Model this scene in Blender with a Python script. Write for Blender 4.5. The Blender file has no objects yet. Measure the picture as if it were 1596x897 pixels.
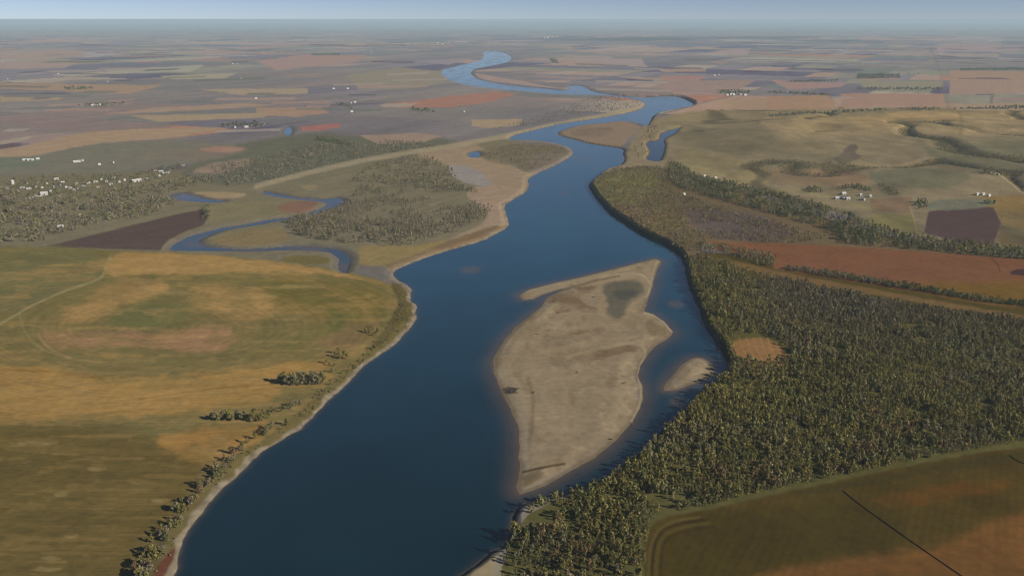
import bpy, math, random
import numpy as np
from mathutils import Vector

random.seed(7)
RNG = np.random.default_rng(7)
SC = bpy.context.scene
COL = SC.collection

# ------------------------------------------------------------------ camera, light, exposure
PW, PH, FPX = 1596.0, 897.0, 1382.0          # photograph size and focal length in its pixels
HC, YH = 450.0, 30.5                         # camera height in metres, row of the level horizon
PITCH = math.atan((PH / 2 - YH) / FPX)
CP, SP = math.cos(PITCH), math.sin(PITCH)
cam = bpy.data.cameras.new('camera')
cam.sensor_width = 36.0
cam.lens = FPX / PW * 36.0
cam.clip_start, cam.clip_end = 1.0, 600000.0
camo = bpy.data.objects.new('camera', cam)
COL.objects.link(camo)
camo.location = (0, 0, HC)
camo.rotation_euler = (math.radians(90) - PITCH, 0, 0)
SC.camera = camo

SUN_EL = math.radians(26)
SUN_XY = Vector((0.90, -0.43)).normalized()   # towards the sun: right of and behind the camera
w = bpy.data.worlds.new('World')
SC.world = w
w.use_nodes = True
nt = w.node_tree
sky = nt.nodes.new('ShaderNodeTexSky')
sky.sky_type = 'NISHITA'
sky.sun_disc = False
sky.sun_elevation = SUN_EL
sky.sun_rotation = math.atan2(SUN_XY.x, SUN_XY.y)
sky.altitude = 1500
sky.air_density, sky.dust_density, sky.ozone_density = 0.5, 0.0, 1.0
nt.nodes['Background'].inputs['Strength'].default_value = 0.067
tintn = nt.nodes.new('ShaderNodeVectorMath')          # a slightly violet autumn sky
tintn.operation = 'MULTIPLY'
tintn.inputs[1].default_value = (.96, .93, 1.04)
nt.links.new(sky.outputs[0], tintn.inputs[0])
nt.links.new(tintn.outputs[0], nt.nodes['Background'].inputs[0])
sun = bpy.data.lights.new('sun', 'SUN')
sun.energy, sun.angle, sun.color = 5.0, math.radians(0.5), (1.0, 0.90, 0.76)
suno = bpy.data.objects.new('sun', sun)
COL.objects.link(suno)
d = Vector((-SUN_XY.x * math.cos(SUN_EL), -SUN_XY.y * math.cos(SUN_EL), -math.sin(SUN_EL)))
suno.rotation_euler = d.to_track_quat('-Z', 'Y').to_euler()
vs = SC.view_settings
vs.view_transform, vs.look, vs.gamma, vs.use_curve_mapping = 'Standard', 'None', 1.0, False
vs.exposure = 0.03
SC.cycles.use_denoising = True
SC.cycles.filter_width = 1.1
SC.cycles.max_bounces = 5
SC.cycles.diffuse_bounces = 2
SC.cycles.glossy_bounces = 2
SC.cycles.transmission_bounces = 1
SC.cycles.volume_bounces = 1
SC.cycles.transparent_max_bounces = 4

HAZE = 3.2e-5                                 # haze density per metre
HAZE_L = np.array([0.27, 0.34, 0.42])         # what thick haze looks like, to tell albedos from the photo
LIT = np.array([.655, .63, .595])                                    # sunlit ground: radiance per albedo

# ------------------------------------------------------------------ numbers
def lin(c):
    c = np.asarray(c, float) / 255.0
    return np.where(c <= 0.04045, c / 12.92, ((c + 0.055) / 1.055) ** 2.4)

def hash2(ix, iy, seed):
    h = (ix.astype(np.int64) * 374761393 + iy.astype(np.int64) * 668265263 + seed * 974711 * 31) & 0xffffffff
    h = ((h ^ (h >> 13)) * 1274126177) & 0xffffffff
    h = ((h ^ (h >> 15)) * 2246822519) & 0xffffffff
    return ((h ^ (h >> 16)) & 0xffffff) / float(0xffffff)

def vnoise(x, y, seed=0):
    x, y = np.asarray(x, float), np.asarray(y, float)
    ix, iy = np.floor(x), np.floor(y)
    fx, fy = x - ix, y - iy
    fx, fy = fx * fx * (3 - 2 * fx), fy * fy * (3 - 2 * fy)
    a, b = hash2(ix, iy, seed), hash2(ix + 1, iy, seed)
    c, e = hash2(ix, iy + 1, seed), hash2(ix + 1, iy + 1, seed)
    return (a * (1 - fx) + b * fx) * (1 - fy) + (c * (1 - fx) + e * fx) * fy

def fbm(x, y, seed=0, octv=4):
    s, a, t = 0.0, 0.5, 0.0
    for k in range(octv):
        s = s + a * vnoise(x * 2 ** k + 17.3 * k, y * 2 ** k - 9.1 * k, seed + k)
        t += a
        a *= 0.55
    return s / t

def sstep(a, b, x):
    t = np.clip((x - a) / (b - a), 0, 1)
    return t * t * (3 - 2 * t)

def inside(poly, x, y):
    r = np.zeros(x.shape, bool)
    n = len(poly)
    for i in range(n):
        x0, y0 = poly[i]
        x1, y1 = poly[(i + 1) % n]
        if y0 == y1:
            continue
        c = ((y0 > y) != (y1 > y)) & (x < (x1 - x0) * (y - y0) / (y1 - y0) + x0)
        r ^= c
    return r

def segdist(poly, x, y, closed=True):
    best = np.full(x.shape, 1e18)
    n = len(poly)
    for i in range(n if closed else n - 1):
        x0, y0 = poly[i]
        x1, y1 = poly[(i + 1) % n]
        dx, dy = x1 - x0, y1 - y0
        L = dx * dx + dy * dy + 1e-9
        t = np.clip(((x - x0) * dx + (y - y0) * dy) / L, 0, 1)
        np.minimum(best, (x - x0 - t * dx) ** 2 + (y - y0 - t * dy) ** 2, out=best)
    return np.sqrt(best)

def smooth_poly(poly, n=2, closed=True):
    p = [tuple(map(float, q)) for q in poly]
    for _ in range(n):
        o = []
        m = len(p)
        for i in range(m if closed else m - 1):
            a, b = p[i], p[(i + 1) % m]
            o.append((a[0] * .75 + b[0] * .25, a[1] * .75 + b[1] * .25))
            o.append((a[0] * .25 + b[0] * .75, a[1] * .25 + b[1] * .75))
        if not closed:
            o = [p[0]] + o + [p[-1]]
        p = o
    return p

# photograph row/column -> point of the level ground z
def unproj(px, py, z=0.0):
    px, py = np.asarray(px, float), np.asarray(py, float)
    a, b = (px - PW / 2) / FPX, (PH / 2 - py) / FPX
    dy, dz = CP + b * SP, -SP + b * CP
    t = (z - HC) / np.minimum(dz, -1e-6)
    return a * t, dy * t

def proj(X, Y, Z):
    dz = Z - HC
    dep = Y * CP - dz * SP
    return PW / 2 + FPX * X / dep, PH / 2 - FPX * (Y * SP + dz * CP) / dep

def W(poly):
    x, y = unproj([p[0] for p in poly], [p[1] for p in poly])
    return list(zip(x.tolist(), y.tolist()))

# ------------------------------------------------------------------ shorelines
RIVER = [(225, 980), (255, 925), (273, 897), (281, 852), (300, 815), (325, 785), (351, 756), (374, 736), (400, 709), (440, 684), (476, 663),
 (494, 643), (515, 620), (540, 597), (575, 563), (600, 548), (618, 535), (641, 508), (653, 493), (645, 486), (651, 476), (638, 468),
 (642, 453), (633, 443), (618, 436), (611, 428), (618, 420), (641, 410), (671, 399), (713, 386), (751, 376), (776, 363), (794, 353), (790, 335),
 (784, 322), (800, 310), (820, 300), (825, 288), (821, 280), (833, 272), (863, 259), (885, 248), (894, 239), (890, 231), (876, 226),
 (850, 220), (815, 218), (790, 219), (800, 211), (833, 203), (878, 192), (925, 186), (988, 175), (1007, 166), (1005, 159), (985, 154), (950, 149),
 (900, 148), (863, 147), (800, 141), (776, 139), (745, 136), (718, 131), (698, 124), (683, 111), (713, 103), (751, 94), (756, 87),
 (751, 81), (776, 80), (793, 85), (799, 93), (786, 99), (764, 103), (738, 108), (733, 115), (745, 124), (765, 128), (800, 134), (850, 138),
 (888, 142), (884, 134), (908, 133), (923, 143), (950, 147), (991, 152), (1025, 150), (1048, 149), (1066, 153), (1085, 163), (1073, 169),
 (1033, 176), (1018, 180), (1013, 190), (1008, 198), (1001, 193), (975, 188), (940, 192), (900, 196), (880, 202), (866, 208), (876, 213),
 (898, 218), (913, 223), (940, 227), (963, 230), (974, 234), (970, 240), (975, 248), (966, 260), (945, 265), (935, 273), (925, 281),
 (916, 290), (923, 301), (933, 315), (950, 332), (970, 345), (990, 359), (1013, 372), (1041, 383), (1058, 395), (1066, 411), (1073, 443), (1083, 468),
 (1093, 493), (1098, 508), (1111, 525), (1126, 548), (1134, 570), (1131, 585), (1111, 598), (1091, 615), (1065, 640), (1038, 666), (1015, 690),
 (999, 706), (966, 729), (926, 757), (893, 769), (833, 785), (815, 785), (800, 797), (796, 828), (784, 852), (767, 861), (748, 875), (718, 897), (640, 980)]
BAR = [(809, 460), (825, 451), (863, 441), (900, 433), (940, 423), (976, 414), (1001, 408), (1021, 403), (1031, 407), (1023, 423), (1017, 445),
 (1011, 463), (1004, 485), (1018, 489), (1036, 502), (1049, 517), (1046, 523), (1036, 531), (1021, 539), (1008, 555), (998, 570), (994, 585),
 (1001, 604), (1002, 620), (997, 637), (985, 660), (959, 686), (926, 713), (893, 732), (850, 756), (810, 770), (806, 757), (811, 735),
 (809, 710), (810, 683), (807, 660), (797, 640), (783, 613), (771, 585), (769, 560), (779, 543), (791, 523), (805, 509), (825, 493), (842, 478),
 (849, 470), (852, 464), (866, 457), (886, 449), (868, 452), (846, 459), (832, 466), (815, 467)]
BAR2 = [(1032, 608), (1045, 588), (1064, 568), (1081, 557), (1099, 559), (1112, 572), (1112, 586), (1091, 594), (1071, 601), (1051, 608)]
CREEK = [(255, 386), (272, 376), (292, 367), (330, 356), (372, 350), (400, 344), (430, 339), (470, 337), (480, 341), (430, 347), (400, 353), (365, 358),
 (330, 368), (318, 376), (328, 383), (360, 386), (400, 386), (450, 381), (500, 383), (535, 387), (552, 395), (555, 404), (550, 417), (545, 429), (522, 425),
 (516, 415), (520, 402), (505, 394), (450, 391), (400, 394), (345, 394), (290, 392), (262, 392)]
CREEK_B = [(405, 297), (440, 302), (475, 308), (505, 310), (530, 306), (543, 312), (538, 322), (515, 327), (500, 333), (478, 338), (470, 335),
 (495, 324), (503, 316), (475, 314), (430, 309), (405, 303)]
POND = [(1004, 224), (1012, 219), (1026, 219), (1026, 211), (1036, 204), (1052, 201), (1066, 196), (1056, 207), (1046, 213), (1036, 219), (1040, 226),
 (1038, 236), (1035, 246), (1030, 253), (1013, 252), (1003, 248), (1011, 240), (1009, 232)]
POOL = [(262, 304), (282, 300), (300, 304), (322, 311), (352, 313), (350, 316), (322, 316), (290, 313), (272, 311)]
BACKWATER = [(730, 239), (744, 235), (750, 241), (746, 246), (732, 246)]
FARPOND = [(436, 205), (444, 197), (458, 197), (462, 206), (455, 213), (440, 212)]
BEACH = [(716, 900), (745, 876), (766, 863), (774, 864), (770, 880), (768, 900), (764, 980), (640, 980)]
POLYS = {'river': RIVER, 'bar': BAR, 'bar2': BAR2, 'creek': CREEK, 'creekb': CREEK_B, 'pond': POND, 'pool': POOL, 'back': BACKWATER, 'farpond': FARPOND}
WP = {k: W(v if k == 'bar' else smooth_poly(v, 1)) for k, v in POLYS.items()}
SHOAL = [((735, 421), 22), ((905, 249), 34), ((1053, 474), 16), ((1012, 540), 25), ((1060, 628), 16), ((875, 300), 18)]
SHOALW = [(tuple(float(q) for q in unproj(*p)), r) for p, r in SHOAL]

def signed(key, X, Y, cap=260.0):
    """metres inside (+) or outside (-) a shoreline, capped"""
    poly = WP[key]
    xs, ys = [p[0] for p in poly], [p[1] for p in poly]
    out = np.full(X.shape, -cap)
    m = (X > min(xs) - cap) & (X < max(xs) + cap) & (Y > min(ys) - cap) & (Y < max(ys) + cap)
    if m.any():
        x, y = X[m], Y[m]
        dd = np.minimum(segdist(poly, x, y), cap)
        out[m] = np.where(inside(poly, x, y), dd, -dd)
    return out

RIGHT_W = W([(480, 1300), (560, 980), (640, 700), (700, 550), (740, 450), (870, 330), (900, 270), (930, 240), (880, 214), (869, 205), (930, 189.5), (1000, 170), (1040, 160),
 (1030, 152), (950, 147.6), (904, 141), (860, 142), (800, 137), (740, 128), (720, 110), (775, 90), (840, 60), (2600, 60), (4000, 1300)])
HILLS = W([(1075, 250), (1060, 215), (1090, 190), (1180, 178), (1400, 172), (1900, 168), (2100, 240), (2000, 330), (1620, 330), (1420, 320), (1250, 300), (1150, 275)])

def gully(x, y):
    wx, wy = 160 * (fbm(x / 380, y / 380, 21, 3) - .5), 160 * (fbm(x / 380, y / 380, 22, 3) - .5)
    r = np.abs(fbm((x + wx) / 430, (y + wy) / 620, 31, 3) - .5) * 2
    return 1 - np.clip(r * 6.5, 0, 1)

def plain(X, Y):
    """the land without its rivers"""
    D = np.hypot(X, Y)
    h = 4.0 + 2.4 * (fbm(X / 330, Y / 330, 3, 3) - .5) * sstep(500, 1500, D)
    h = h + 26 * (fbm(X / 2600, Y / 2600, 11, 4) - .42) * sstep(4500, 14000, D)
    xs, ys = [p[0] for p in HILLS], [p[1] for p in HILLS]
    m = (X > min(xs) - 500) & (X < max(xs) + 500) & (Y > min(ys) - 500) & (Y < max(ys) + 500)
    if m.any():
        x, y = X[m], Y[m]
        dd = segdist(HILLS, x, y)
        wgt = sstep(-20, 420, np.where(inside(HILLS, x, y), dd, -dd))
        gull = gully(x, y)
        big = fbm(x / 900, y / 900, 41, 3)
        h[m] += wgt * (34 * sstep(.2, .85, big) + 7 - 13 * gull ** 1.2 + 9 * (fbm(x / 130, y / 170, 42, 3) - .5))
    h = np.where(D > 2500, np.maximum(h, 3.0), h)
    h = h + 30 * np.exp(-((Y - 22500 - 600 * (fbm(X / 1500, X * 0, 51, 3) - .5)) / 1500) ** 2) * sstep(1000, 2600, X) * (1 - sstep(8300, 10500, X)) * (0.6 + .6 * fbm(X / 1800, Y / 1800, 52, 3))
    h = h + 40 * np.exp(-((Y - 34000) / 3500) ** 2) * fbm(X / 6000, Y / 6000, 53, 3)
    h = h + 260 * np.exp(-((Y - 88000) / 16000) ** 2) * np.exp(-((X - 6000) / 34000) ** 2) * (0.75 + .4 * fbm(X / 9000, Y / 9000, 54, 4))
    return h

def terrain(X, Y, full=False):
    X, Y = np.asarray(X, float), np.asarray(Y, float)
    h = plain(X, Y)
    jag = 7.0 * (fbm(X / 22, Y / 22, 61, 3) - .5)
    dr = signed('river', X, Y) + jag * .8
    waters = {k: signed(k, X, Y) + jag * .5 - (3.5 + 14 * fbm(X / 85, Y / 85, 182, 2)) * (k[:5] == 'creek') - 14.0 * (k == 'farpond') - 7.0 * (k == 'pond') for k in ('creek', 'creekb', 'pond', 'pool', 'back', 'farpond')}
    dw = dr.copy()
    for v in waters.values():
        dw = np.maximum(dw, v)
    right = inside(RIGHT_W, X, Y).astype(float)
    land = -dw
    wb = np.where(right > 0, 7.0, 13.0) + Y * 0.002
    top = h + right * (4.2 * sstep(850, 1100, Y) + 3.6 * sstep(1500, 1900, Y)) * (1 - sstep(2650, 2950, Y)) * (1 - sstep(30, 200, land))
    top = top + right * 9 * sstep(4050, 4500, Y) * sstep(0, 10, land) * (1 - sstep(60, 240, land)) * (1 - sstep(5200, 6000, Y))
    hb = np.where(land > 0, top * np.clip(land / wb, 0, 1) ** .75, -np.minimum(3.2, -land * .22))
    for (cx, cy), r in SHOALW:
        hb = np.maximum(hb, np.where(dr > 0, -0.28 - 2.4 * np.clip(np.hypot((X - cx), (Y - cy) * .7) / r - .4 - .5 * fbm(X / 14, Y / 14, 71, 2), 0, 1), -9))
    db = signed('bar', X, Y) + 3.5 * (fbm(X / 22, Y / 22, 62, 3) - .5)
    db2 = signed('bar2', X, Y) + 5 * (fbm(X / 26, Y / 26, 63, 3) - .5)
    s = np.maximum(db, db2)
    hs = np.where(s > 0, np.minimum(s * .06, 1.05 + .9 * (fbm(X / 60, Y / 60, 64, 4) - .35)), s * np.where(s > -14, .045, .085) - np.where(s > -14, 0, -.56))
    hb = np.where(s > -45, np.maximum(hb, hs), hb)
    if full:
        return hb, dr, waters, db, db2, right, land
    return hb

def ground_at(px, py):
    """pixel -> where that line of sight meets the land"""
    z = 4.0
    for _ in range(5):
        x, y = unproj(px, py, z)
        z = terrain(np.atleast_1d(x), np.atleast_1d(y))
        z = np.maximum(z, 0)
        if np.ndim(px) == 0:
            z = float(z[0])
    return x, y, z

# ------------------------------------------------------------------ scene helpers
def tag(o, label=None, cat=None, group=None, kind=None):
    if label: o['label'] = label
    if cat: o['category'] = cat
    if group: o['group'] = group
    if kind: o['kind'] = kind
    return o

def np_mesh(name, V, F, mats, attr=None, mi=None, smooth=False):
    """mesh from an (n,3) array and an (m,3|4) face array"""
    me = bpy.data.meshes.new(name)
    V = np.ascontiguousarray(V, np.float32)
    k = F.shape[1]
    me.vertices.add(len(V))
    me.vertices.foreach_set('co', V.ravel())
    me.loops.add(F.size)
    me.loops.foreach_set('vertex_index', np.ascontiguousarray(F, np.int32).ravel())
    me.polygons.add(len(F))
    me.polygons.foreach_set('loop_start', np.arange(0, F.size, k, dtype=np.int32))
    for m in mats:
        me.materials.append(m)
    if mi is not None:
        me.polygons.foreach_set('material_index', np.ascontiguousarray(mi, np.int32))
    me.polygons.foreach_set('use_smooth', np.full(len(F), smooth, bool))
    for nm, a in (attr or {}).items():
        if a.ndim == 2:
            c = np.ones((len(V), 4), np.float32)
            c[:, :3] = a
            at = me.attributes.new(nm, 'FLOAT_COLOR', 'POINT')
            at.data.foreach_set('color', c.ravel())
        else:
            at = me.attributes.new(nm, 'FLOAT', 'POINT')
            at.data.foreach_set('value', np.ascontiguousarray(a, np.float32))
    me.update(calc_edges=True)
    return me

def link(name, me, parent=None):
    o = bpy.data.objects.new(name, me)
    COL.objects.link(o)
    if parent is not None:
        o.parent = parent
    return o

def mat(name, rough=0.9, spec=0.1):
    m = bpy.data.materials.new(name)
    m.use_nodes = True
    b = m.node_tree.nodes['Principled BSDF']
    b.inputs['Roughness'].default_value = rough
    b.inputs['Specular IOR Level'].default_value = spec
    return m, m.node_tree, b

def N(t, kind, **kw):
    n = t.nodes.new(kind)
    for k, v in kw.items():
        if k.startswith('i_'):
            n.inputs[k[2:]].default_value = v
        else:
            setattr(n, k, v)
    return n

def noise_factor(t, scale, lo, hi, detail=4.0, vec=None, rough=.6):
    if vec is None:
        vec = N(t, 'ShaderNodeNewGeometry').outputs['Position']
    n = N(t, 'ShaderNodeTexNoise', i_Scale=scale, i_Detail=detail, i_Roughness=rough)
    t.links.new(vec, n.inputs['Vector'])
    r = N(t, 'ShaderNodeMapRange')
    r.inputs['From Min'].default_value, r.inputs['From Max'].default_value = .3, .7
    r.inputs['To Min'].default_value, r.inputs['To Max'].default_value = lo, hi
    t.links.new(n.outputs['Fac'], r.inputs['Value'])
    return r.outputs['Result']

def mulcol(t, col, fac):
    v = N(t, 'ShaderNodeVectorMath', operation='SCALE')
    t.links.new(col, v.inputs[0])
    t.links.new(fac, v.inputs['Scale'])
    return v.outputs['Vector']

def mul(t, a, b):
    v = N(t, 'ShaderNodeMath', operation='MULTIPLY')
    t.links.new(a, v.inputs[0])
    t.links.new(b, v.inputs[1])
    return v.outputs[0]

# ground: land cover in an attribute, broken up by world-space noise
M_GROUND, t, b = mat('land_cover', .95, .05)
a = N(t, 'ShaderNodeAttribute', attribute_name='cover')
f = mul(t, noise_factor(t, 1 / 9.0, .86, 1.14), noise_factor(t, 1 / 70.0, .90, 1.10))
t.links.new(mulcol(t, a.outputs['Color'], f), b.inputs['Base Color'])
bp = N(t, 'ShaderNodeBump', i_Strength=.35, i_Distance=.5)
nn = N(t, 'ShaderNodeTexNoise', i_Scale=1 / 6.0, i_Detail=4.0)
t.links.new(N(t, 'ShaderNodeNewGeometry').outputs['Position'], nn.inputs['Vector'])
t.links.new(nn.outputs['Fac'], bp.inputs['Height'])
t.links.new(bp.outputs['Normal'], b.inputs['Normal'])

M_WATER, t, b = mat('river_water', .12, .5)
a = N(t, 'ShaderNodeAttribute', attribute_name='shallow')
mx = N(t, 'ShaderNodeMix', data_type='RGBA')
mx.inputs[6].default_value = (.0045, .0205, .0265, 1)
mx.inputs[7].default_value = (.115, .085, .058, 1)
t.links.new(a.outputs['Fac'], mx.inputs[0])
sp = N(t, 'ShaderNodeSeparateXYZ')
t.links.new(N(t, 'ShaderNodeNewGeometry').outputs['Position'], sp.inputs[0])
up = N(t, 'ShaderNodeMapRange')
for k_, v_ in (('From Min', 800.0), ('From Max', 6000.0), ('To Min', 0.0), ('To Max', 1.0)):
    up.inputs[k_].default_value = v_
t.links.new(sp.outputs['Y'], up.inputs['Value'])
ramp = N(t, 'ShaderNodeValToRGB')                      # sky reflection and haze put into the base colour, paler and bluer upstream
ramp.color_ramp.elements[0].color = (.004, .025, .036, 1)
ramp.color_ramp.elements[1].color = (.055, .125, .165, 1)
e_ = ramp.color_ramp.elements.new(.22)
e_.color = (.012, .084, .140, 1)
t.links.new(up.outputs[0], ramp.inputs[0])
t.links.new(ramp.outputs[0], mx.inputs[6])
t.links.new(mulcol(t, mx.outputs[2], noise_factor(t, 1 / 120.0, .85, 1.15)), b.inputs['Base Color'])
gs = N(t, 'ShaderNodeMapping')
gs.inputs['Scale'].default_value = (1.0, .28, 1.0)
gs.inputs['Rotation'].default_value = (0, 0, .25)
t.links.new(N(t, 'ShaderNodeNewGeometry').outputs['Position'], gs.inputs['Vector'])
t.links.new(noise_factor(t, 1 / 90.0, .07, .17, 3.0, gs.outputs['Vector']), b.inputs['Roughness'])
wv = N(t, 'ShaderNodeTexNoise', i_Scale=1 / 5.0, i_Detail=3.0)
t.links.new(gs.outputs['Vector'], wv.inputs['Vector'])
wb_ = N(t, 'ShaderNodeBump', i_Strength=.13, i_Distance=.35)
t.links.new(wv.outputs['Fac'], wb_.inputs['Height'])
t.links.new(wb_.outputs['Normal'], b.inputs['Normal'])
b.inputs['IOR'].default_value = 1.75

M_POND, t, b = mat('dark_still_water', .1, .5)
src = N(t, 'ShaderNodeRGB')
src.outputs[0].default_value = (.004, .010, .018, 1)
t.links.new(mulcol(t, src.outputs[0], noise_factor(t, 1 / 40.0, .8, 1.2)), b.inputs['Base Color'])
b.inputs['IOR'].default_value = 1.33

# leaves: tint attribute on massed woodland, colour per material on single trees
def leaf_mat(name, col=None):
    m, t, b = mat(name, .8, .12)
    if col is None:
        src = N(t, 'ShaderNodeAttribute', attribute_name='tint').outputs['Color']
    else:
        src = N(t, 'ShaderNodeRGB')
        src.outputs[0].default_value = (*col, 1)
        src = src.outputs[0]
    src = mulcol(t, src, noise_factor(t, 1 / 1.4, .6, 1.4, 2.0))
    t.links.new(src, b.inputs['Base Color'])
    tr = N(t, 'ShaderNodeBsdfTranslucent')
    t.links.new(src, tr.inputs['Color'])
    mx = N(t, 'ShaderNodeMixShader')
    mx.inputs[0].default_value = .3
    t.links.new(b.outputs[0], mx.inputs[1])
    t.links.new(tr.outputs[0], mx.inputs[2])
    t.links.new(mx.outputs[0], t.nodes['Material Output'].inputs['Surface'])
    return m

def flat_mat(name, col, rough=.8, spec=.2, lo=.85, hi=1.15, scale=.6):
    m, t, b = mat(name, rough, spec)
    src = N(t, 'ShaderNodeRGB')
    src.outputs[0].default_value = (*col, 1)
    t.links.new(mulcol(t, src.outputs[0], noise_factor(t, scale, lo, hi)), b.inputs['Base Color'])
    return m

M_LEAVES = leaf_mat('woodland_leaves')
M_BARK = flat_mat('bark', (.14, .115, .09), .9, .1, .7, 1.3, 2.0)

# ------------------------------------------------------------------ the land: one grid of vertices
cols = np.concatenate([np.arange(-900, -60, 12.0), np.arange(-60, 1656, 1.5), np.arange(1656, 2500, 12.0)])
rows = np.concatenate([[YH + 3.3, YH + 3.7, YH + 4.2, YH + 4.8], np.arange(YH + 5.4, 120, .7), np.arange(120, 900, 1.15), np.arange(900, 1000, 5), np.arange(1000, 1500, 25)])
NC, NR = len(cols), len(rows)
GPX, GPY = np.meshgrid(cols, rows)
X, Y = unproj(GPX.ravel(), GPY.ravel())
hgt, dr, waters, dbar, dbar2, right, land = terrain(X, Y, True)
px, py = proj(X, Y, np.maximum(hgt, 0))
D = np.sqrt(X * X + Y * Y + HC * HC)
T = np.exp(-HAZE * D)

def albedo(c, Ti):
    """base colour of a thing that shows as c (sRGB) through air of transmission Ti"""
    v = (lin(c)[None, :] - HAZE_L[None, :] * (1 - Ti)[:, None]) / (Ti[:, None] * LIT[None, :])
    v = np.maximum(v, .008)
    return v / np.maximum(1, v.max(1) / .42)[:, None]

def albedo_of(cs, Ti):
    return np.array([albedo(c, np.array([Ti]))[0] for c in cs])

cover = np.zeros((len(X), 3))
# far farmland: sections of a mile split into strips
ang = math.radians(28)
U, V_ = X * math.cos(ang) - Y * math.sin(ang), X * math.sin(ang) + Y * math.cos(ang)
U = U + 25 * (fbm(X / 300, Y / 300, 81, 2) - .5)
sec = 1400.0
su, sv = np.floor(U / sec), np.floor(V_ / sec)
fu, fv = U / sec - su, V_ / sec - sv
hs = hash2(su, sv, 5)
across = hs < .62
nst = 1 + np.floor(hash2(su, sv, 6) * 6.5)
strip = np.where(across, np.floor(fu * nst), np.floor(fv * nst))
half = np.where(across, fv > .5, fu > .5) & (hash2(su, sv, 7) > .5)
hv = hash2(su * 13 + strip * 3 + half, sv * 17 - strip, 9)
PAL = albedo_of([(118, 112, 115), (108, 104, 110), (124, 120, 110), (108, 112, 106), (132, 118, 112), (150, 130, 120), (174, 146, 130), (188, 170, 152), (172, 132, 116), (98, 94, 104)], .86)
edges = np.array([.20, .36, .45, .54, .62, .70, .80, .87, .91, 1.01])
cover[:] = PAL[np.searchsorted(edges, hv * .999)]
lum = .82 + .36 * fbm(U / 90, V_ / 700, 82, 3)
wild = sstep(.52, .60, fbm(X / 1900, Y / 1900, 83, 4))
wild = .8 * wild * (1 - .5 * sstep(9000, 20000, D))
cover = cover * (1 - wild[:, None]) + albedo_of([(114, 109, 108)], .86) * wild[:, None]
cover *= lum[:, None]
mean_ = cover.mean(0)
cover = np.clip(mean_ + 1.25 * (cover - mean_), .03, .45)
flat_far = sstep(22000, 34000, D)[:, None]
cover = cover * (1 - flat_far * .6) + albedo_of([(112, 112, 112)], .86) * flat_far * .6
edge_line = np.minimum(np.minimum(fu, 1 - fu), np.minimum(fv, 1 - fv)) * sec
cover = np.where(((edge_line < 9) & (D > 2500) & (D < 9000))[:, None], np.array([.21, .18, .14]), cover)
ID = np.zeros(len(X), np.int16)
NAMES = ['ground']

warpx = fbm(px / 16, py / 7, 91, 3) - .5
warpy = fbm(px / 16, py / 7, 92, 3) - .5

def paint(poly, c, soft=1.0, warp=3.0, streak=.0, name=None, op=1.0, sm=1, rot=None, blotch=.0, alb=None):
    global cover
    p = smooth_poly(poly, sm) if sm else poly
    xs, ys = [q[0] for q in p], [q[1] for q in p]
    g = soft + warp + 2
    idx = np.nonzero((px > min(xs) - g) & (px < max(xs) + g) & (py > min(ys) - g) & (py < max(ys) + g))[0]
    if not len(idx):
        return
    x, y = px[idx] + warp * 2 * warpx[idx], py[idx] + warp * warpy[idx]
    dd = segdist(p, x, y)
    s = np.where(inside(p, x, y), dd, -dd)
    wgt = sstep(-soft, soft, s) * op
    if blotch:
        n = fbm(px[idx] / 34, py[idx] / 9, 101, 4)
        wgt = wgt * (1 - blotch + blotch * sstep(.38, .60, n))
    col = albedo(c, T[idx]) if alb is None else np.tile(np.array(alb), (len(idx), 1))
    if streak:
        r = rot if rot is not None else ang
        uu = X[idx] * math.cos(r) - Y[idx] * math.sin(r)
        vv = X[idx] * math.sin(r) + Y[idx] * math.cos(r)
        col = col * (1 - streak + 2 * streak * fbm(uu / 11, vv / 260, 103, 3))[:, None]
    cover[idx] = cover[idx] * (1 - wgt[:, None]) + col * wgt[:, None]
    if name:
        if name not in NAMES:
            NAMES.append(name)
        ID[idx[wgt > .5]] = NAMES.index(name)

def line(pts, c, wpx, soft=.6, op=1.0, warp=.6):
    p = smooth_poly(pts, 2, False)
    xs, ys = [q[0] for q in p], [q[1] for q in p]
    g = wpx + soft + 3
    idx = np.nonzero((px > min(xs) - g) & (px < max(xs) + g) & (py > min(ys) - g) & (py < max(ys) + g))[0]
    if not len(idx):
        return
    dd = segdist(p, px[idx] + 2 * warp * warpx[idx], py[idx] + warp * warpy[idx], False)
    wgt = (1 - sstep(wpx * .5 - soft * .5, wpx * .5 + soft, dd)) * op
    cover[idx] = cover[idx] * (1 - wgt[:, None]) + albedo(c, T[idx]) * wgt[:, None]

# --- middle distance, left of the river
paint([(-900, 275), (-100, 262), (120, 268), (330, 262), (470, 225), (640, 222), (700, 228), (830, 205), (830, 300), (800, 420), (600, 440), (250, 395), (-900, 400)], (108, 102, 84), 6, 8, .14, 'flood_plain')
paint([(330, 235), (470, 205), (600, 215), (720, 215), (700, 232), (560, 255), (440, 285), (330, 290), (270, 270)], (94, 94, 82), 5, 8, .1)
paint([(-900, 265), (-60, 245), (60, 236), (170, 219), (300, 218), (390, 228), (330, 252), (200, 268), (60, 272), (-900, 300)], (108, 105, 94), 4, 6, .1)
paint([(-300, 262), (-100, 246), (0, 247), (60, 242), (75, 256), (20, 262), (-100, 270)], (102, 106, 94), 3, 3, .08)
paint([(-600, 300), (-200, 262), (-60, 248), (0, 245), (60, 243), (120, 228), (180, 220), (260, 217), (330, 204), (362, 199), (300, 199), (200, 201), (120, 208), (40, 228), (-30, 232), (-400, 250)], (158, 136, 112), 1.5, 2, .06, 'stubble_field')
paint([(-400, 230), (0, 222), (36, 224), (30, 228), (-10, 234), (-300, 245)], (96, 84, 88), 1.2, 1)
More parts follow.
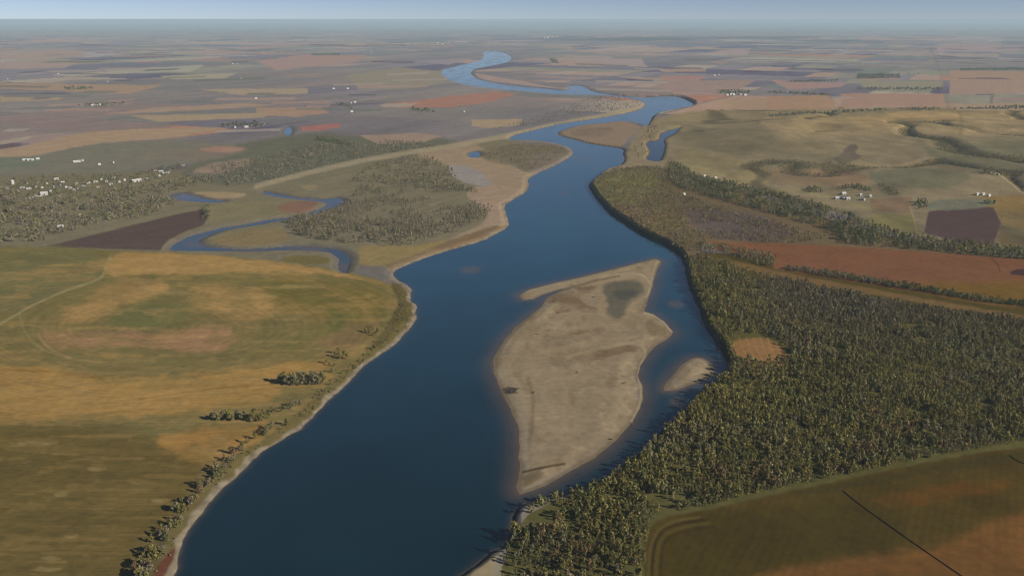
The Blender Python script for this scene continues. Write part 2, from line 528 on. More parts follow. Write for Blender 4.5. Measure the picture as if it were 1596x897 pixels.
paint([(0, 220), (60, 210), (30, 222), (-60, 232)], (176, 160, 142), 1, 1)
paint([(200, 242), (250, 236), (330, 226), (400, 232), (350, 246), (260, 252), (190, 250)], (112, 104, 92), 4, 4, .1, blotch=.5)
paint([(300, 233), (350, 227), (390, 232), (350, 240)], (138, 112, 98), 2, 3)
paint([(290, 268), (350, 250), (400, 246), (380, 262), (330, 272)], (126, 112, 98), 3, 4)
# sandy flats by the river
paint([(640, 240), (700, 228), (735, 222), (770, 240), (810, 262), (832, 272), (822, 300), (800, 312), (786, 330), (792, 352), (770, 366), (700, 388), (640, 410), (615, 424), (600, 420), (640, 400), (720, 365), (760, 345), (765, 310), (740, 290), (710, 265), (680, 250)], (134, 118, 98), 3, 5, .08, 'sandy_flat')
paint([(720, 300), (760, 285), (812, 300), (785, 325), (788, 345), (770, 355), (755, 325)], (136, 118, 100), 2, 3, .05)
paint([(700, 255), (740, 262), (770, 285), (760, 292), (720, 285), (700, 270)], (128, 122, 116), 2, 3)
paint([(600, 395), (690, 378), (765, 352), (790, 352), (772, 364), (712, 386), (640, 408), (612, 424), (600, 415)], (110, 94, 74), 2, 3, .08)
paint([(560, 380), (640, 385), (700, 370), (690, 380), (640, 398), (600, 412), (560, 415), (560, 395)], (124, 110, 76), 3, 3, .08)
line([(400, 290), (470, 272), (540, 255), (620, 240), (700, 228), (790, 212), (850, 198), (930, 182), (1000, 170)], (142, 130, 106), 6, 3, .8, 2)
paint([(745, 233), (790, 224), (850, 222), (886, 232), (888, 240), (860, 256), (830, 268), (790, 258), (755, 250)], (104, 96, 80), 2, 3, .1, blotch=.3)
# loop of the side channel
paint([(330, 315), (410, 314), (480, 312), (505, 318), (480, 332), (410, 338), (335, 352), (322, 345)], (112, 105, 82), 2, 3, .1, 'meadow')
paint([(430, 316), (490, 312), (500, 320), (480, 332), (440, 332)], (116, 92, 78), 3, 3, .05)
paint([(325, 378), (345, 366), (400, 356), (440, 352), (440, 362), (460, 375), (420, 382), (360, 384)], (114, 102, 76), 2, 3, .12)
paint([(440, 398), (510, 398), (515, 412), (480, 412), (440, 408)], (100, 92, 62), 2, 2)
paint([(285, 305), (310, 298), (380, 300), (388, 306), (340, 310)], (138, 122, 96), 1.5, 2)
paint([(468, 290), (490, 287), (498, 292), (480, 298)], (130, 116, 90), 1.5, 4, op=.7)
paint([(545, 432), (560, 412), (600, 416), (614, 424), (612, 436), (580, 436)], (98, 94, 88), 2, 3)
# dark ploughed field left
paint([(72, 384), (140, 367), (200, 352), (280, 333), (322, 325), (326, 336), (318, 350), (285, 362), (262, 374), (249, 390), (180, 388)], (82, 71, 68), 1.2, 1.5, .05, 'ploughed_field', sm=0, rot=.6)
# --- the big near field, left bank
NEARL = [(-1100, 392), (-100, 386), (76, 384), (170, 390), (250, 393), (340, 398), (420, 406), (500, 416), (560, 428), (606, 440), (626, 456), (622, 480), (606, 505), (585, 535), (545, 578), (505, 612), (480, 640), (450, 662), (410, 690), (370, 706), (335, 735), (300, 775), (262, 822), (225, 862), (190, 900), (100, 1000), (-200, 1500), (-2600, 1500)]
paint(NEARL, (104, 95, 62), 2, 2, .10, 'pasture', rot=1.1)
paint([(-1100, 660), (100, 655), (240, 680), (330, 720), (300, 775), (225, 862), (100, 1000), (-200, 1500), (-2600, 1500)], (90, 79, 49), 18, 14, .09, rot=1.1)
paint([(-600, 395), (70, 384), (160, 392), (165, 430), (100, 452), (20, 490), (-600, 560)], (101, 96, 66), 8, 8, .06, rot=1.1)
GOLD, RUST = (141, 115, 74), (131, 104, 76)
paint([(168, 393), (250, 394), (340, 399), (420, 407), (500, 418), (600, 442), (540, 432), (450, 422), (380, 424), (290, 428), (230, 426), (164, 432)], GOLD, 3, 6, .10, rot=1.2)
paint([(90, 506), (110, 482), (150, 462), (160, 440), (250, 432), (270, 450), (235, 466), (170, 482), (150, 500), (110, 508)], GOLD, 7, 14, .14, blotch=.45, rot=1.2)
paint([(285, 452), (340, 446), (430, 452), (448, 480), (410, 500), (350, 494), (300, 475)], GOLD, 7, 16, .14, blotch=.5, rot=1.2)
paint([(60, 516), (80, 514), (120, 518), (240, 512), (366, 506), (362, 542), (310, 552), (230, 540), (130, 540), (80, 545)], RUST, 6, 14, .14, blotch=.45, rot=1.25)
paint([(-900, 566), (60, 566), (140, 590), (210, 592), (280, 586), (360, 576), (480, 560), (520, 560), (505, 596), (440, 602), (425, 625), (310, 642), (190, 650), (60, 654), (-900, 690)], (137, 110, 66), 8, 14, .16, blotch=.25, rot=1.35)
paint([(232, 682), (330, 664), (440, 658), (405, 692), (345, 722), (300, 722), (262, 704)], (136, 106, 62), 9, 14, .12, blotch=.4, rot=1.2)
paint([(500, 470), (560, 500), (600, 505), (560, 545), (510, 545), (480, 520)], (112, 94, 66), 8, 10, .1, blotch=.5)
paint([(400, 430), (560, 440), (610, 455), (600, 500), (500, 505), (420, 470)], (98, 90, 54), 10, 10, .06)
paint([(180, 480), (270, 470), (300, 485), (280, 512), (200, 512), (175, 500)], (93, 92, 60), 7, 10, .08)
paint([(490, 500), (545, 485), (540, 510), (470, 545), (420, 560)], (90, 89, 56), 8, 8, .06)
for xx, yy, ww in ((270, 457, 40), (250, 483, 12), (395, 462, 50), (460, 447, 60), (250, 780, 18), (80, 870, 20), (60, 690, 40), (95, 770, 16), (110, 835, 14), (75, 886, 30), (150, 730, 18)):
    paint([(xx - ww, yy), (xx, yy - 4), (xx + ww, yy - 1), (xx, yy + 4)], (132, 116, 78), 2.5, 5, .1, op=.55)
line([(-60, 530), (0, 506), (40, 480), (100, 453), (150, 437), (163, 428), (163, 416), (172, 400)], (132, 122, 88), 2.6, 1.5, .75, 1)
line([(30, 490), (38, 520), (70, 548), (110, 560), (160, 564)], (128, 112, 76), 3, 2, .5, 2)
line([(60, 520), (75, 545), (110, 557)], (150, 122, 84), 4, 2, .5, 2)
line([(190, 625), (260, 615), (360, 602), (430, 598)], (104, 80, 42), 2.2, 1.5, .7, 1)
line([(0, 575), (100, 580), (160, 590)], (112, 86, 48), 3, 2, .6, 2)
# the wide curves the farm machinery leaves in the field
sw = np.nonzero((px < 640) & (py > 380) & (ID == NAMES.index('pasture')))[0]
ex, ey = (px[sw] - 250) / 330, (py[sw] - 510) / 95
er, ea = np.sqrt(ex * ex + ey * ey), np.arctan2(ey, ex)
n1 = fbm(er * 9 + .6 * fbm(px[sw] / 60, py[sw] / 16, 141, 3), np.cos(ea) * 2.2 + 4, 142, 4)
n2 = fbm(px[sw] / 70 + 2.5 * fbm(px[sw] / 40, py[sw] / 12, 143, 2), py[sw] / 7, 144, 4)
n3 = fbm(px[sw] / 16, py[sw] / 2.6, 145, 3)
fade = (1 - sstep(1.2, 2.6, er)) * .75 + .25
g_ = (sstep(.50, .66, n1) * .20 * fade + sstep(.52, .70, n2) * .34 * (.35 + .65 * fade))[:, None]
gold = albedo((138, 112, 72), T[sw])
cover[sw] = (cover[sw] * (1 - g_) + gold * g_) * (1 + .045 * np.sin(er * 140 + 9 * n1))[:, None] * (.80 + .08 * n1 + .20 * n2 + .26 * n3 - .06)[:, None]
# bank strip on the left with its scrub
paint([(606, 438), (632, 446), (640, 466), (652, 492), (630, 520), (590, 552), (540, 596), (495, 642), (440, 684), (400, 708), (350, 756), (300, 815), (275, 880), (262, 940), (180, 940), (200, 885), (250, 832), (300, 765), (350, 715), (420, 680), (470, 640), (500, 610), (560, 560), (610, 500), (622, 470)], (88, 80, 54), 3, 4, .1, 'river_bank')
paint([(270, 850), (282, 856), (274, 900), (262, 940), (225, 940), (240, 890)], (84, 56, 46), 2, 2)

# --- right of the river
UP = [(985, 215), (1010, 190), (1040, 178), (1100, 172), (1300, 168), (2500, 160), (3000, 420), (1600, 400), (1450, 375), (1300, 330), (1200, 305), (1100, 285), (1040, 262), (960, 275), (930, 270), (975, 250)]
paint(UP, (122, 111, 90), 4, 6, .16, 'prairie', rot=-.5)
paint([(1200, 178), (1450, 176), (2000, 172), (2000, 206), (1480, 212), (1240, 210), (1180, 196)], (138, 122, 96), 4, 6, .1, blotch=.3)
paint([(1380, 175), (1490, 172), (1500, 190), (1380, 195), (1260, 205), (1240, 192)], (148, 128, 96), 2, 3, .06, op=.8)
paint([(1040, 205), (1200, 215), (1290, 222), (1270, 245), (1150, 240), (1060, 232)], (112, 103, 84), 6, 8, .1)
paint([(1050, 240), (1120, 235), (1180, 255), (1220, 280), (1180, 290), (1080, 275)], (128, 117, 88), 5, 7, .1, blotch=.3)
paint([(1360, 262), (1480, 262), (1520, 276), (1480, 296), (1380, 292), (1350, 278)], (96, 96, 80), 4, 5, .08, op=.75)
paint([(1440, 225), (1600, 215), (2000, 215), (2000, 270), (1540, 270), (1450, 250)], (106, 102, 84), 6, 6, .08)
paint([(1190, 262), (1300, 262), (1360, 275), (1350, 290), (1250, 290), (1190, 280)], (122, 104, 84), 4, 5, .1)
paint([(1298, 246), (1312, 240), (1318, 228), (1338, 224), (1332, 238), (1348, 244), (1330, 250), (1310, 258)], (86, 80, 76), 2, 5, op=.8)
paint([(1355, 310), (1420, 306), (1420, 332), (1360, 330)], (116, 98, 80), 1.5, 2, .08, sm=0)
paint([(1365, 334), (1425, 333), (1432, 362), (1405, 366), (1340, 345)], (112, 106, 74), 1.5, 2, .08, sm=0)
paint([(1430, 318), (1600, 300), (2000, 300), (2100, 420), (1600, 400), (1555, 385), (1560, 345), (1545, 322)], (118, 100, 70), 3, 4, .1)
paint([(1440, 363), (1447, 330), (1490, 322), (1548, 323), (1560, 347), (1548, 383), (1500, 378)], (80, 68, 68), 1.2, 1, .04, 'ploughed_field', sm=0, rot=.9)
paint([(1440, 312), (1545, 308), (1552, 322), (1450, 330)], (102, 102, 88), 2, 2)
line([(1430, 366), (1425, 340), (1418, 322)], (140, 124, 92), 3, 1.2, .8)
line([(1200, 296), (1280, 300), (1340, 322), (1420, 345)], (128, 120, 84), 4, 2, .6)
line([(1496, 210), (1500, 190), (1494, 172)], (112, 98, 74), 4, 2, .5)
gi = np.nonzero((ID == NAMES.index('prairie')) & (px > 1030))[0]
gv = gully(X[gi], Y[gi])
gw = (sstep(.25, .8, gv) * .8 * sstep(.28, .48, fbm(X[gi] / 300, Y[gi] / 300, 151, 3)))[:, None]
cover[gi] = cover[gi] * (1 - gw) + albedo((82, 78, 66), T[gi]) * gw
n4 = fbm(X[gi] / 160, Y[gi] / 260, 152, 4)
gw = (sstep(.52, .60, n4) * .35)[:, None]
cover[gi] = cover[gi] * (1 - gw) + albedo((98, 94, 78), T[gi]) * gw
n5 = fbm(X[gi] / 60, Y[gi] / 130, 153, 4)
cover[gi] *= (.72 + .56 * n5)[:, None]
# low ground between river and bluff
paint([(916, 288), (945, 268), (1000, 258), (1040, 262), (1100, 285), (1200, 310), (1300, 345), (1400, 372), (1600, 402), (1400, 392), (1230, 382), (1105, 378), (1085, 398), (1066, 410), (1041, 381), (1000, 365), (960, 338), (930, 312)], (98, 86, 68), 3, 5, .14, 'river_meadow', rot=-.4)
paint([(925, 284), (950, 268), (1010, 262), (1030, 275), (1020, 300), (985, 320), (950, 320), (930, 306)], (104, 100, 70), 5, 6, .1)
paint([(980, 320), (1060, 330), (1090, 350), (1040, 372), (1000, 360), (960, 335)], (106, 92, 70), 5, 7, .12)
paint([(1050, 320), (1180, 330), (1230, 360), (1220, 378), (1100, 372)], (90, 80, 76), 5, 7, .12)
paint([(760, 1500), (780, 900), (1000, 700), (1140, 575), (1075, 420), (1090, 385), (2600, 430), (3600, 1500)], (74, 66, 44), 2, 2, .08, 'field_margin')
FOREST = [(770, 1100), (776, 900), (800, 830), (835, 788), (930, 762), (970, 733), (1005, 707), (1040, 670), (1070, 643), (1095, 618), (1115, 601), (1136, 588), (1138, 570), (1130, 545), (1115, 523), (1103, 507), (1097, 490), (1087, 465), (1077, 440), (1073, 412), (1088, 406), (1190, 433), (1300, 457), (1420, 480), (1596, 504), (2600, 540), (2600, 640), (1596, 692), (1420, 724), (1300, 750), (1200, 770), (1100, 794), (1028, 806), (1008, 830), (1003, 900), (1000, 1100)]
paint(FOREST, (80, 77, 50), 2, 3, .14, 'woodland_floor')
# the red field and its edges
REDF = [(1100, 376), (1160, 377), (1260, 381), (1400, 389), (1600, 404), (2600, 460), (2600, 540), (1600, 478), (1540, 474), (1440, 456), (1340, 440), (1240, 424), (1206, 418), (1208, 404), (1150, 396), (1116, 388)]
paint(REDF, (108, 77, 60), 1.4, 2, .06, 'red_earth_field', sm=0, rot=-.3)
paint([(1400, 440), (1560, 440), (1700, 430), (2600, 520), (2600, 540), (1600, 478), (1480, 464)], (100, 80, 48), 8, 8, .06)
paint([(1572, 424), (1590, 418), (1640, 420), (1640, 430), (1578, 429)], (66, 54, 56), 1, 1)
line([(1545, 403), (1556, 412), (1558, 424)], (84, 56, 36), 2, 1, .7)
paint([(1086, 396), (1150, 408), (1230, 426), (1340, 446), (1480, 472), (1600, 492), (1600, 497), (1480, 480), (1340, 456), (1220, 436), (1120, 418)], (100, 82, 58), 2, 3, .1)
CLEAR = [(1136, 536), (1150, 528), (1190, 526), (1216, 538), (1236, 560), (1222, 572), (1180, 576), (1148, 566)]
paint(CLEAR, (122, 94, 64), 2.5, 2, .05, 'clearing')
for k in range(8):
    o = k * 11
    line([(1152 + o, 526), (1158 + o, 545), (1176 + o * .9, 576)], (138, 108, 72), 1.5, 1.2, .55, .6)
# the field at the bottom right
NEARR = [(1002, 1500), (1004, 900), (1008, 836), (1022, 812), (1050, 803), (1100, 796), (1200, 772), (1300, 752), (1420, 726), (1596, 694), (2600, 620), (3600, 1500)]
paint(NEARR, (70, 60, 36), 2.5, 2, .13, 'crop_field', rot=.5)
paint([(1040, 815), (1180, 790), (1320, 772), (1400, 800), (1420, 850), (1300, 868), (1180, 890), (1060, 960), (1020, 900)], (64, 56, 33), 10, 8, .12)
paint([(1160, 900), (1260, 880), (1380, 862), (1480, 850), (1530, 815), (1580, 800), (1700, 780), (2600, 800), (2600, 1500), (1000, 1500)], (100, 72, 44), 10, 12, .13, blotch=.2, rot=.5)
paint([(1350, 775), (1440, 760), (1520, 748), (1590, 745), (1560, 765), (1480, 780), (1400, 792)], (84, 62, 36), 6, 8, .06, blotch=.5)
paint([(1200, 775), (1300, 755), (1420, 732), (1596, 700), (1596, 716), (1420, 742), (1300, 765)], (64, 58, 38), 3, 4, .05)
ri = np.nonzero(ID == NAMES.index('crop_field'))[0]
rv = X[ri] * math.cos(.5) - Y[ri] * math.sin(.5)
rn = fbm(X[ri] / 45, Y[ri] / 45, 191, 4)
cover[ri] *= ((.80 + .40 * rn) * (1 + .07 * np.sin(rv * 2 * math.pi / 7.5 + 3 * rn) * vnoise(X[ri] / 60, Y[ri] / 60, 192)))[:, None]
for k, (o, c) in enumerate(((0, (84, 76, 46)), (7, (50, 44, 26)), (15, (80, 70, 42)), (24, (54, 48, 28)))):
    line([(1008 + o * .8, 1000), (1010 + o * .8, 900), (1013 + o * .8, 850), (1026 + o * .8, 822 + o * .5), (1050 + o, 811 + o * .6), (1090 + o, 805 + o * .6)], c, 3.5, 2, .7, 1)
paint(BEACH, (128, 116, 90), 1, 1.5)
# --- the far country, patches one can pick out
FAR = [
 ([(600, 162), (640, 158), (700, 150), (770, 143), (806, 146), (770, 158), (700, 168), (620, 168)], (166, 124, 108)),
 ([(590, 163), (650, 160), (640, 166), (600, 168)], (172, 156, 140)),
 ([(735, 187), (815, 185), (812, 195), (760, 200), (735, 196)], (150, 132, 108)),
 ([(468, 197), (528, 192), (530, 198), (500, 204), (470, 204)], (172, 118, 108)),
 ([(560, 211), (650, 207), (690, 212), (660, 222), (590, 224)], (136, 118, 104)),
 ([(160, 178), (240, 168), (370, 161), (430, 163), (380, 168), (260, 174)], (166, 142, 122)),
 ([(400, 168), (500, 167), (514, 176), (460, 182), (400, 180)], (160, 134, 114)),
 ([(200, 180), (420, 176), (410, 184), (250, 190)], (148, 132, 110)),
 ([(0, 130), (90, 131), (255, 133), (200, 147), (100, 142), (0, 138)], (176, 148, 124)),
 ([(0, 150), (100, 149), (90, 156), (0, 159)], (172, 152, 124)),
 ([(0, 80), (130, 79), (130, 88), (40, 94), (0, 92)], (190, 166, 152)),
 ([(0, 98), (60, 94), (130, 95), (100, 106), (0, 108)], (170, 150, 140)),
 ([(130, 82), (200, 84), (130, 90)], (186, 178, 176)),
 ([(160, 110), (320, 101), (300, 112), (200, 114)], (152, 150, 138)),
 ([(250, 118), (370, 114), (350, 122), (270, 124)], (164, 156, 136)),
 ([(310, 139), (480, 138), (480, 146), (380, 149)], (164, 148, 126)),
 ([(400, 95), (470, 86), (570, 86), (560, 96), (430, 110)], (174, 146, 138)),
 ([(500, 88), (568, 86), (565, 94), (500, 94)], (186, 152, 138)),
 ([(620, 105), (690, 112), (694, 130), (640, 138), (560, 140), (540, 118)], (128, 122, 112)),
 ([(955, 118), (1010, 121), (1070, 126), (1000, 125)], (176, 156, 140)),
 ([(1030, 108), (1100, 107), (1100, 112), (1030, 112)], (180, 154, 132)),
 ([(1030, 118), (1100, 118), (1090, 126), (1030, 124)], (174, 138, 126)),
 ([(1020, 126), (1180, 124), (1150, 140), (1060, 150), (1030, 138)], (136, 120, 114)),
 ([(1080, 84), (1170, 75), (1165, 86)], (168, 152, 150)),
 ([(895, 90), (1000, 92), (1010, 104), (900, 102)], (158, 144, 140)),
 ([(1110, 158), (1200, 152), (1300, 156), (1300, 168), (1130, 172)], (142, 122, 104)),
 ([(1310, 146), (1470, 146), (1474, 164), (1312, 166)], (148, 122, 110)),
 ([(1195, 150), (1290, 148), (1305, 162), (1270, 170), (1196, 170)], (144, 120, 102)),
 ([(1480, 110), (1600, 112), (1700, 112), (1700, 140), (1560, 146), (1480, 148)], (146, 126, 114)),
 ([(1490, 162), (1600, 160), (1700, 166), (1700, 172), (1490, 172)], (150, 130, 112)),
 ([(1200, 125), (1320, 130), (1310, 136), (1230, 140)], (154, 128, 122)),
 ([(1340, 126), (1470, 126), (1470, 138), (1345, 138)], (128, 124, 112)),
 ([(1460, 72), (1590, 72), (1590, 80), (1462, 80)], (172, 152, 154)),
 ([(1340, 60), (1440, 60), (1420, 66), (1340, 66)], (178, 160, 160)),
 ([(860, 135), (905, 141), (850, 136), (765, 127), (745, 121), (740, 114), (790, 122)], (160, 140, 132)),
 ([(640, 95), (700, 92), (745, 90), (700, 101)], (132, 126, 132)),
]
for pl, c in FAR:
    paint(pl, c, .8, 2.0, .08, None, .95, sm=0)
paint([(865, 205), (880, 202), (900, 196), (940, 192), (975, 188), (1005, 200), (985, 210), (975, 222), (965, 230), (940, 227), (913, 223), (898, 218), (875, 213)], (124, 109, 94), 1.5, 2.5, .12)
paint([(880, 206), (920, 199), (960, 198), (950, 212), (905, 214)], (106, 94, 84), 2, 4, .1, blotch=.4, op=.8)
# narrow strips seen edge on
rf_ = random.Random(12)
for k in range(150):
    y0 = 56 + 150 * rf_.random() ** 1.6
    x0 = rf_.uniform(-60, 620) if rf_.random() < .55 else rf_.uniform(860, 1640)
    if y0 > 165 and x0 > 500:
        continue
    L_ = rf_.uniform(18, 90) * (.7 + (y0 - 50) / 130); hh = rf_.uniform(1.0, 2.4) * (.6 + (y0 - 50) / 90)
    sl = rf_.uniform(-.05, .02) if x0 < 800 else rf_.uniform(-.02, .05)
    sk = (x0 - 798) / (y0 - YH) * hh * .5
    c = rf_.choice([(92, 90, 102), (98, 96, 106), (104, 106, 104), (180, 162, 150), (186, 172, 158), (172, 146, 132), (98, 104, 98), (152, 128, 118), (88, 86, 98)])
    paint([(x0, y0), (x0 + L_, y0 + sl * L_), (x0 + L_ + sk, y0 + sl * L_ + hh), (x0 + sk, y0 + hh)], c, .7, 1.2, .06, None, .8, sm=0)
# ridge of dark woodland far off
ridge = np.exp(-((Y - 21500) / 3600) ** 2) * sstep(-3500, 2400, X) * (1 - sstep(7000, 10800, X)) * sstep(.40, .62, fbm(X / 2600 + 3, Y / 900, 181, 4))
cover = cover * (1 - .85 * ridge[:, None]) + np.array([.018, .026, .026]) * .85 * ridge[:, None]
# road and its line of trees running away at the right
line([(1450, 75), (1464, 105), (1478, 166)], (112, 106, 102), 4, 2, .3)
line([(1180, 74), (1300, 82), (1470, 84)], (150, 140, 146), 1.2, .8, .5)

# --- banks and bars by their distance from the water
isbar = np.maximum(dbar, dbar2) > -25
near = (land > -3) & (land < 16 + .003 * Y) & ~isbar & (Y < 9000)
mainbank = (np.abs(dr) < 60) & (right < 1)
lw = np.where(mainbank, 1 - sstep(1.6 + .0008 * Y, 4.5 + .0016 * Y, land - 12 * (fbm(X / 24, Y / 24, 111, 3) - .42)), 0.0)[:, None] * near[:, None]
cover = cover * (1 - lw) + np.array([.235, .20, .14]) * (.55 + .9 * fbm(X / 9, Y / 9, 112, 2))[:, None] * lw
lw = np.where(~mainbank & (right < 1), 1 - sstep(5, 16, land - 10 * (fbm(X / 24, Y / 24, 113, 3) - .4)), 0.0)[:, None] * near[:, None] * .85
cover = cover * (1 - lw) + np.array([.155, .14, .12]) * lw
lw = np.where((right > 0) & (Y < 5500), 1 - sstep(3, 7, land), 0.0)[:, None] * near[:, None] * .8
cover = cover * (1 - lw) + np.array([.045, .040, .032]) * lw  # shade band of the right bank painted into the cover colour
bed = (land < 0) & ~isbar
cover[bed] = (.09, .075, .055)
sand = albedo((126, 112, 90), T) * (.9 + .2 * fbm(X / 50, Y / 22, 121, 4))[:, None]
bm = isbar
edge = np.maximum(dbar, dbar2)
sc = sand.copy()
wet = (1 - sstep(2, 9, edge))[:, None]
dry = (np.exp(-((edge - 7) / 3.0) ** 2))[:, None] * sstep(.35, .6, fbm(X / 70, Y / 70, 122, 2))[:, None]
sc = sc * (1 - .35 * wet) + np.array([.34, .30, .23]) * dry * .5 - sc * dry * .5
cover[bm] = sc[bm]
ID[(dbar > -14)] = len(NAMES); NAMES.append('sandbar')
ID[(dbar2 > -10)] = len(NAMES); NAMES.append('small_sandbar')
bi = np.nonzero(isbar & (edge > 3))[0]
bx_, by_ = X[bi], Y[bi]
q1 = fbm(bx_ / 38 + 1.3 * fbm(bx_ / 60, by_ / 60, 161, 2), by_ / 90, 162, 4)
rid = 1 - np.clip(np.abs(q1 - .5) * 14, 0, 1)
cover[bi] = cover[bi] * (1 + .22 * rid * sstep(.42, .62, fbm(bx_ / 110, by_ / 110, 163, 2)))[:, None]
q2 = fbm(bx_ / 26, by_ / 60, 164, 5)
gw = (sstep(.56, .68, q2) * sstep(.45, .6, fbm(bx_ / 130, by_ / 130, 165, 2)) * .32)[:, None]
cover[bi] = cover[bi] * (1 - gw) + albedo((98, 82, 62), T[bi]) * gw
q3 = fbm(bx_ / 8, by_ / 14, 166, 3)
ln = np.sin(edge[bi] / 4.2 + 5 * fbm(bx_ / 60, by_ / 60, 167, 3))
cover[bi] *= (1 + .07 * ln * (1 - sstep(20, 60, edge[bi])))[:, None]
cover[bi] *= (.92 + .16 * q3)[:, None]
paint([(935, 440), (985, 436), (1008, 446), (1000, 462), (978, 468), (974, 495), (948, 496), (946, 465)], (90, 86, 74), 5, 5, .05)
paint([(955, 452), (1000, 452), (985, 464), (970, 468), (958, 462)], (74, 74, 68), 3, 3)
paint([(905, 444), (960, 430), (1000, 426), (1006, 432), (940, 440)], (138, 122, 98), 3, 3, op=.7)
for pl in ([(856, 464), (884, 456), (906, 466), (936, 486), (915, 490), (890, 476), (866, 472)], [(896, 450), (930, 444), (926, 454), (900, 460)], [(868, 482), (886, 478), (884, 486), (870, 488)], [(885, 554), (920, 542), (975, 536), (1000, 545), (950, 556), (900, 566)], [(886, 516), (945, 508), (945, 514), (890, 522)], [(850, 470), (870, 464), (860, 474)]):
    paint(pl, (98, 82, 64), 3, 7, .05, op=.75, blotch=.5)
line([(880, 450), (905, 444), (930, 436), (965, 430)], (92, 82, 64), 2.4, 1.5, .7, 1)
line([(814, 456), (850, 447), (900, 436), (950, 425), (1000, 411)], (146, 134, 108), 3, 2, .55, .8)
line([(935, 432), (975, 425), (1003, 427), (1012, 440)], (148, 134, 108), 2.6, 1.6, .7, .8)
line([(885, 556), (920, 545), (960, 538), (1002, 530)], (140, 126, 100), 4, 3, .6, 2)
line([(824, 590), (832, 620), (830, 660), (822, 700)], (104, 92, 72), 5, 3, .6, 2)
line([(815, 735), (850, 727), (880, 722)], (62, 52, 38), 3, 1.5, .8, 1)
paint([(810, 760), (815, 738), (850, 730), (840, 750)], (104, 92, 72), 3, 3)
paint([(1008, 496), (1024, 502), (1040, 516), (1036, 526), (1014, 522), (1004, 508)], (104, 92, 72), 2.5, 3, op=.75)
line([(1005, 487), (1022, 492), (1036, 503), (1046, 516)], (150, 138, 112), 3, 2, .7, .6)
line([(1026, 405), (1016, 430), (1014, 446), (1008, 462)], (146, 134, 108), 2.5, 2, .6, .8)
line([(1000, 536), (1008, 548), (998, 568), (994, 586), (1000, 606), (998, 630), (984, 656)], (150, 138, 110), 2.6, 2, .6, .8)
line([(835, 486), (808, 510), (790, 528), (778, 548)], (98, 90, 70), 3, 3, .5, 1.5)
line([(795, 560), (860, 545), (930, 530)], (138, 122, 96), 6, 5, .35, 3)
paint([(771, 590), (800, 612), (810, 660), (812, 720), (822, 720), (826, 650), (815, 600), (790, 570)], (134, 122, 100), 4, 4, op=.5)

V3 = np.stack([X, Y, hgt], 1)
r_, c_ = np.meshgrid(np.arange(NR - 1), np.arange(NC - 1), indexing='ij')
q = (r_ * NC + c_).ravel()
QUADS = np.stack([q, q + NC, q + NC + 1, q + 1], 1)
QID = ID[QUADS].max(1)

def submesh(name, faces, mats, attr, V):
    used, inv = np.unique(faces.ravel(), return_inverse=True)
    return np_mesh(name, V[used], inv.reshape(faces.shape), mats, {k: a[used] for k, a in attr.items()}, None, True)

LAND_LABEL = {'sandbar': ('long pale sandbar island in the middle of the river', 'sandbar'), 'small_sandbar': ('small pale sandbar beside the wooded right bank', 'sandbar')}
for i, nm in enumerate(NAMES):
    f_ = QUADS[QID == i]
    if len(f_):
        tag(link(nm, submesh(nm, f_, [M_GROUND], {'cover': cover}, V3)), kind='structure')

# water: the same grid at level zero wherever the bed lies under it
VW = np.stack([X, Y, np.zeros_like(X)], 1)
shal = np.clip(np.exp(-np.maximum(-hgt, 0) / .55), 0, 1)
hq = hgt[QUADS].min(1)
cr_ = np.maximum(waters['creek'], waters['creekb']) > -6
cr_ |= waters['pool'] > -6
shal = np.where(cr_, np.maximum(shal, .35 + .6 * sstep(.42, .58, fbm(X / 60, Y / 60, 183, 3))), shal)
wet_in = hq < .15
which = np.zeros(len(X), np.int8)
for k, key in enumerate(('creek', 'creekb', 'pond', 'pool', 'back', 'farpond')):
    which[waters[key] > -12] = {'creek': 1, 'creekb': 1, 'pond': 2, 'pool': 3, 'back': 4, 'farpond': 5}[key]
which[dr > -12] = 0
wq = which[QUADS].max(1)
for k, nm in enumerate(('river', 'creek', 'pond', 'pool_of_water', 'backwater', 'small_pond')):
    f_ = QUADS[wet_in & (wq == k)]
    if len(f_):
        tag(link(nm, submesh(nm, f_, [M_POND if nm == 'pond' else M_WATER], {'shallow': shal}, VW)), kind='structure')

# the plain under and beyond the modelled land
m_, t, b = mat('far_plain', .95, .05)
src = N(t, 'ShaderNodeRGB'); src.outputs[0].default_value = (.12, .105, .08, 1)
t.links.new(mulcol(t, src.outputs[0], noise_factor(t, 1 / 900.0, .75, 1.25)), b.inputs['Base Color'])
S_ = 190000.0
tag(link('plain', np_mesh('plain', np.array([(-S_, -S_, -6), (S_, -S_, -6), (S_, S_, -6), (-S_, S_, -6)], float), np.array([[0, 1, 2, 3]]), [m_])), kind='structure')

# ------------------------------------------------------------------ haze
hz = bpy.data.materials.new('haze_air')
hz.use_nodes = True
t = hz.node_tree
t.nodes.remove(t.nodes['Principled BSDF'])
pv = N(t, 'ShaderNodeVolumePrincipled')
pv.inputs['Density'].default_value = HAZE
pv.inputs['Color'].default_value = (.63, .86, 1.0, 1)
t.links.new(pv.outputs[0], t.nodes['Material Output'].inputs['Volume'])
S_ = 200000.0
bv = np.array([(x, y, z) for z in (-7.5, 456.0) for y in (-S_, S_) for x in (-S_, S_)])
bf = np.array([[0, 2, 3, 1], [4, 5, 7, 6], [0, 1, 5, 4], [2, 6, 7, 3], [0, 4, 6, 2], [1, 3, 7, 5]])
tag(link('haze', np_mesh('haze', bv, bf, [hz])), kind='stuff')

